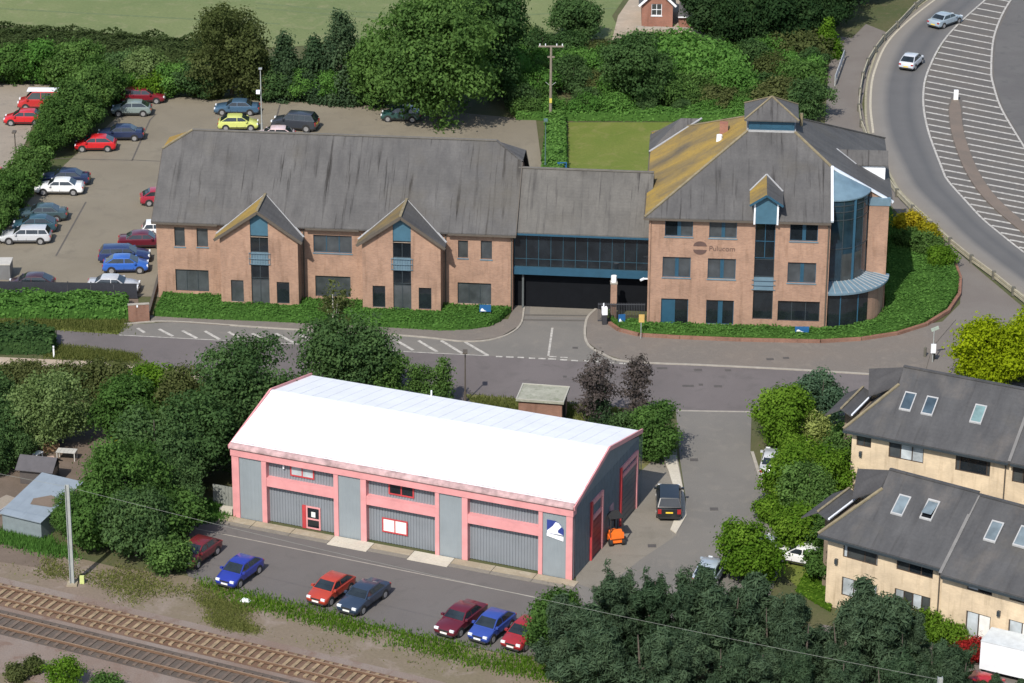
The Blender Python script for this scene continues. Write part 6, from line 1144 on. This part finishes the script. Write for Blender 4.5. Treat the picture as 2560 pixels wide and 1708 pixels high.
hedge('clipped grassy bank beside the garden path', GP([(2060, 1400), (2090, 1420), (2075, 1530), (1990, 1480), (2010, 1440)]), .25, 'light', 40, .1, wild=.1)
# long grass and weeds: nobody could count them
def grass(label, polys, n, hgt, sp='grass', thr=None, name='long_grass'):
    rs = np.random.default_rng(n); allP = []
    for px in polys:
        A = np.array([p[:2] for p in GP(px)]); lo, hi = A.min(0), A.max(0); P = lo+rs.random((n*3, 2))*(hi-lo); c_ = A.mean(0); P = P[in_poly(P, [tuple(a) for a in A])]; P = P+rs.normal(size=P.shape)*.35
        k = np.sin(P[:, 0]*.9)+np.sin(P[:, 1]*1.3+P[:, 0]*.4)+rs.normal(size=len(P))*.7; P = P[k > (thr if thr is not None else -9)][:n]; allP.append(P)
    P = np.vstack(allP); n_ = len(P); h = hgt*(.4+rs.random(n_)); a = rs.random(n_)*6.283; d = np.column_stack([np.cos(a), np.sin(a)])*.045; ln_ = rs.normal(size=(n_, 2))*.1
    V = np.zeros((n_, 3, 3), np.float32); V[:, 0, :2] = P-d; V[:, 1, :2] = P+d; V[:, 2, :2] = P+ln_; V[:, 2, 2] = h; V[:, :2, 2] = -.02
    me = bpy.data.meshes.new(name); me.vertices.add(3*n_); me.vertices.foreach_set('co', V.ravel()); me.loops.add(3*n_); me.loops.foreach_set('vertex_index', np.arange(3*n_, dtype=np.int32)); me.polygons.add(n_); me.polygons.foreach_set('loop_start', np.arange(0, 3*n_, 3, dtype=np.int32)); me.update(calc_edges=True)
    at = me.attributes.new('tint', 'FLOAT', 'FACE'); at.data.foreach_set('value', rs.random(n_).astype(np.float32)); me.materials.append(LM[sp]); return tag(link(name, me), label, 'grass', kind='stuff')
grass('rough grass on the railway bank', [[(120, 1370), (320, 1420), (470, 1445), (560, 1480), (560, 1520), (330, 1510), (100, 1430)], [(480, 1500), (560, 1505), (640, 1530), (660, 1580), (600, 1575), (540, 1560)]], 9000, .12, thr=.1)
grass('weeds along the edge of the yard', [[(470, 1440), (640, 1486), (800, 1526), (1000, 1578), (1300, 1640), (1500, 1700), (1480, 1720), (1250, 1680), (960, 1606), (780, 1560), (600, 1512)]], 24000, .24, 'light', thr=-1.6, name='weeds')
grass('tall grass on the road verges', [[(-60, 800), (320, 800), (300, 832), (150, 824), (-60, 820)], [(140, 866), (345, 890), (335, 902), (120, 892)], [(1170, 990), (1560, 1025), (1600, 1060), (1200, 1030)]], 7000, .22)
grass('rough grass below the garden shed', [[(-60, 1320), (110, 1345), (200, 1400), (120, 1385), (-60, 1345)], [(440, 1260), (540, 1260), (560, 1300), (480, 1305)]], 5000, .3, 'hedge')
grass('scattered weeds on the ballast and dry bank', [[(0, 1400), (500, 1520), (900, 1600), (1300, 1700), (1300, 1740), (860, 1640), (400, 1530), (0, 1430)]], 2600, .14, thr=.9, name='weeds')
# hidden bases of copied cars stay out of the way: unused prototypes are removed
for k, v in CARS.items():
    if k not in used:
        for ch in list(v.children): bpy.data.objects.remove(ch)
        bpy.data.objects.remove(v)
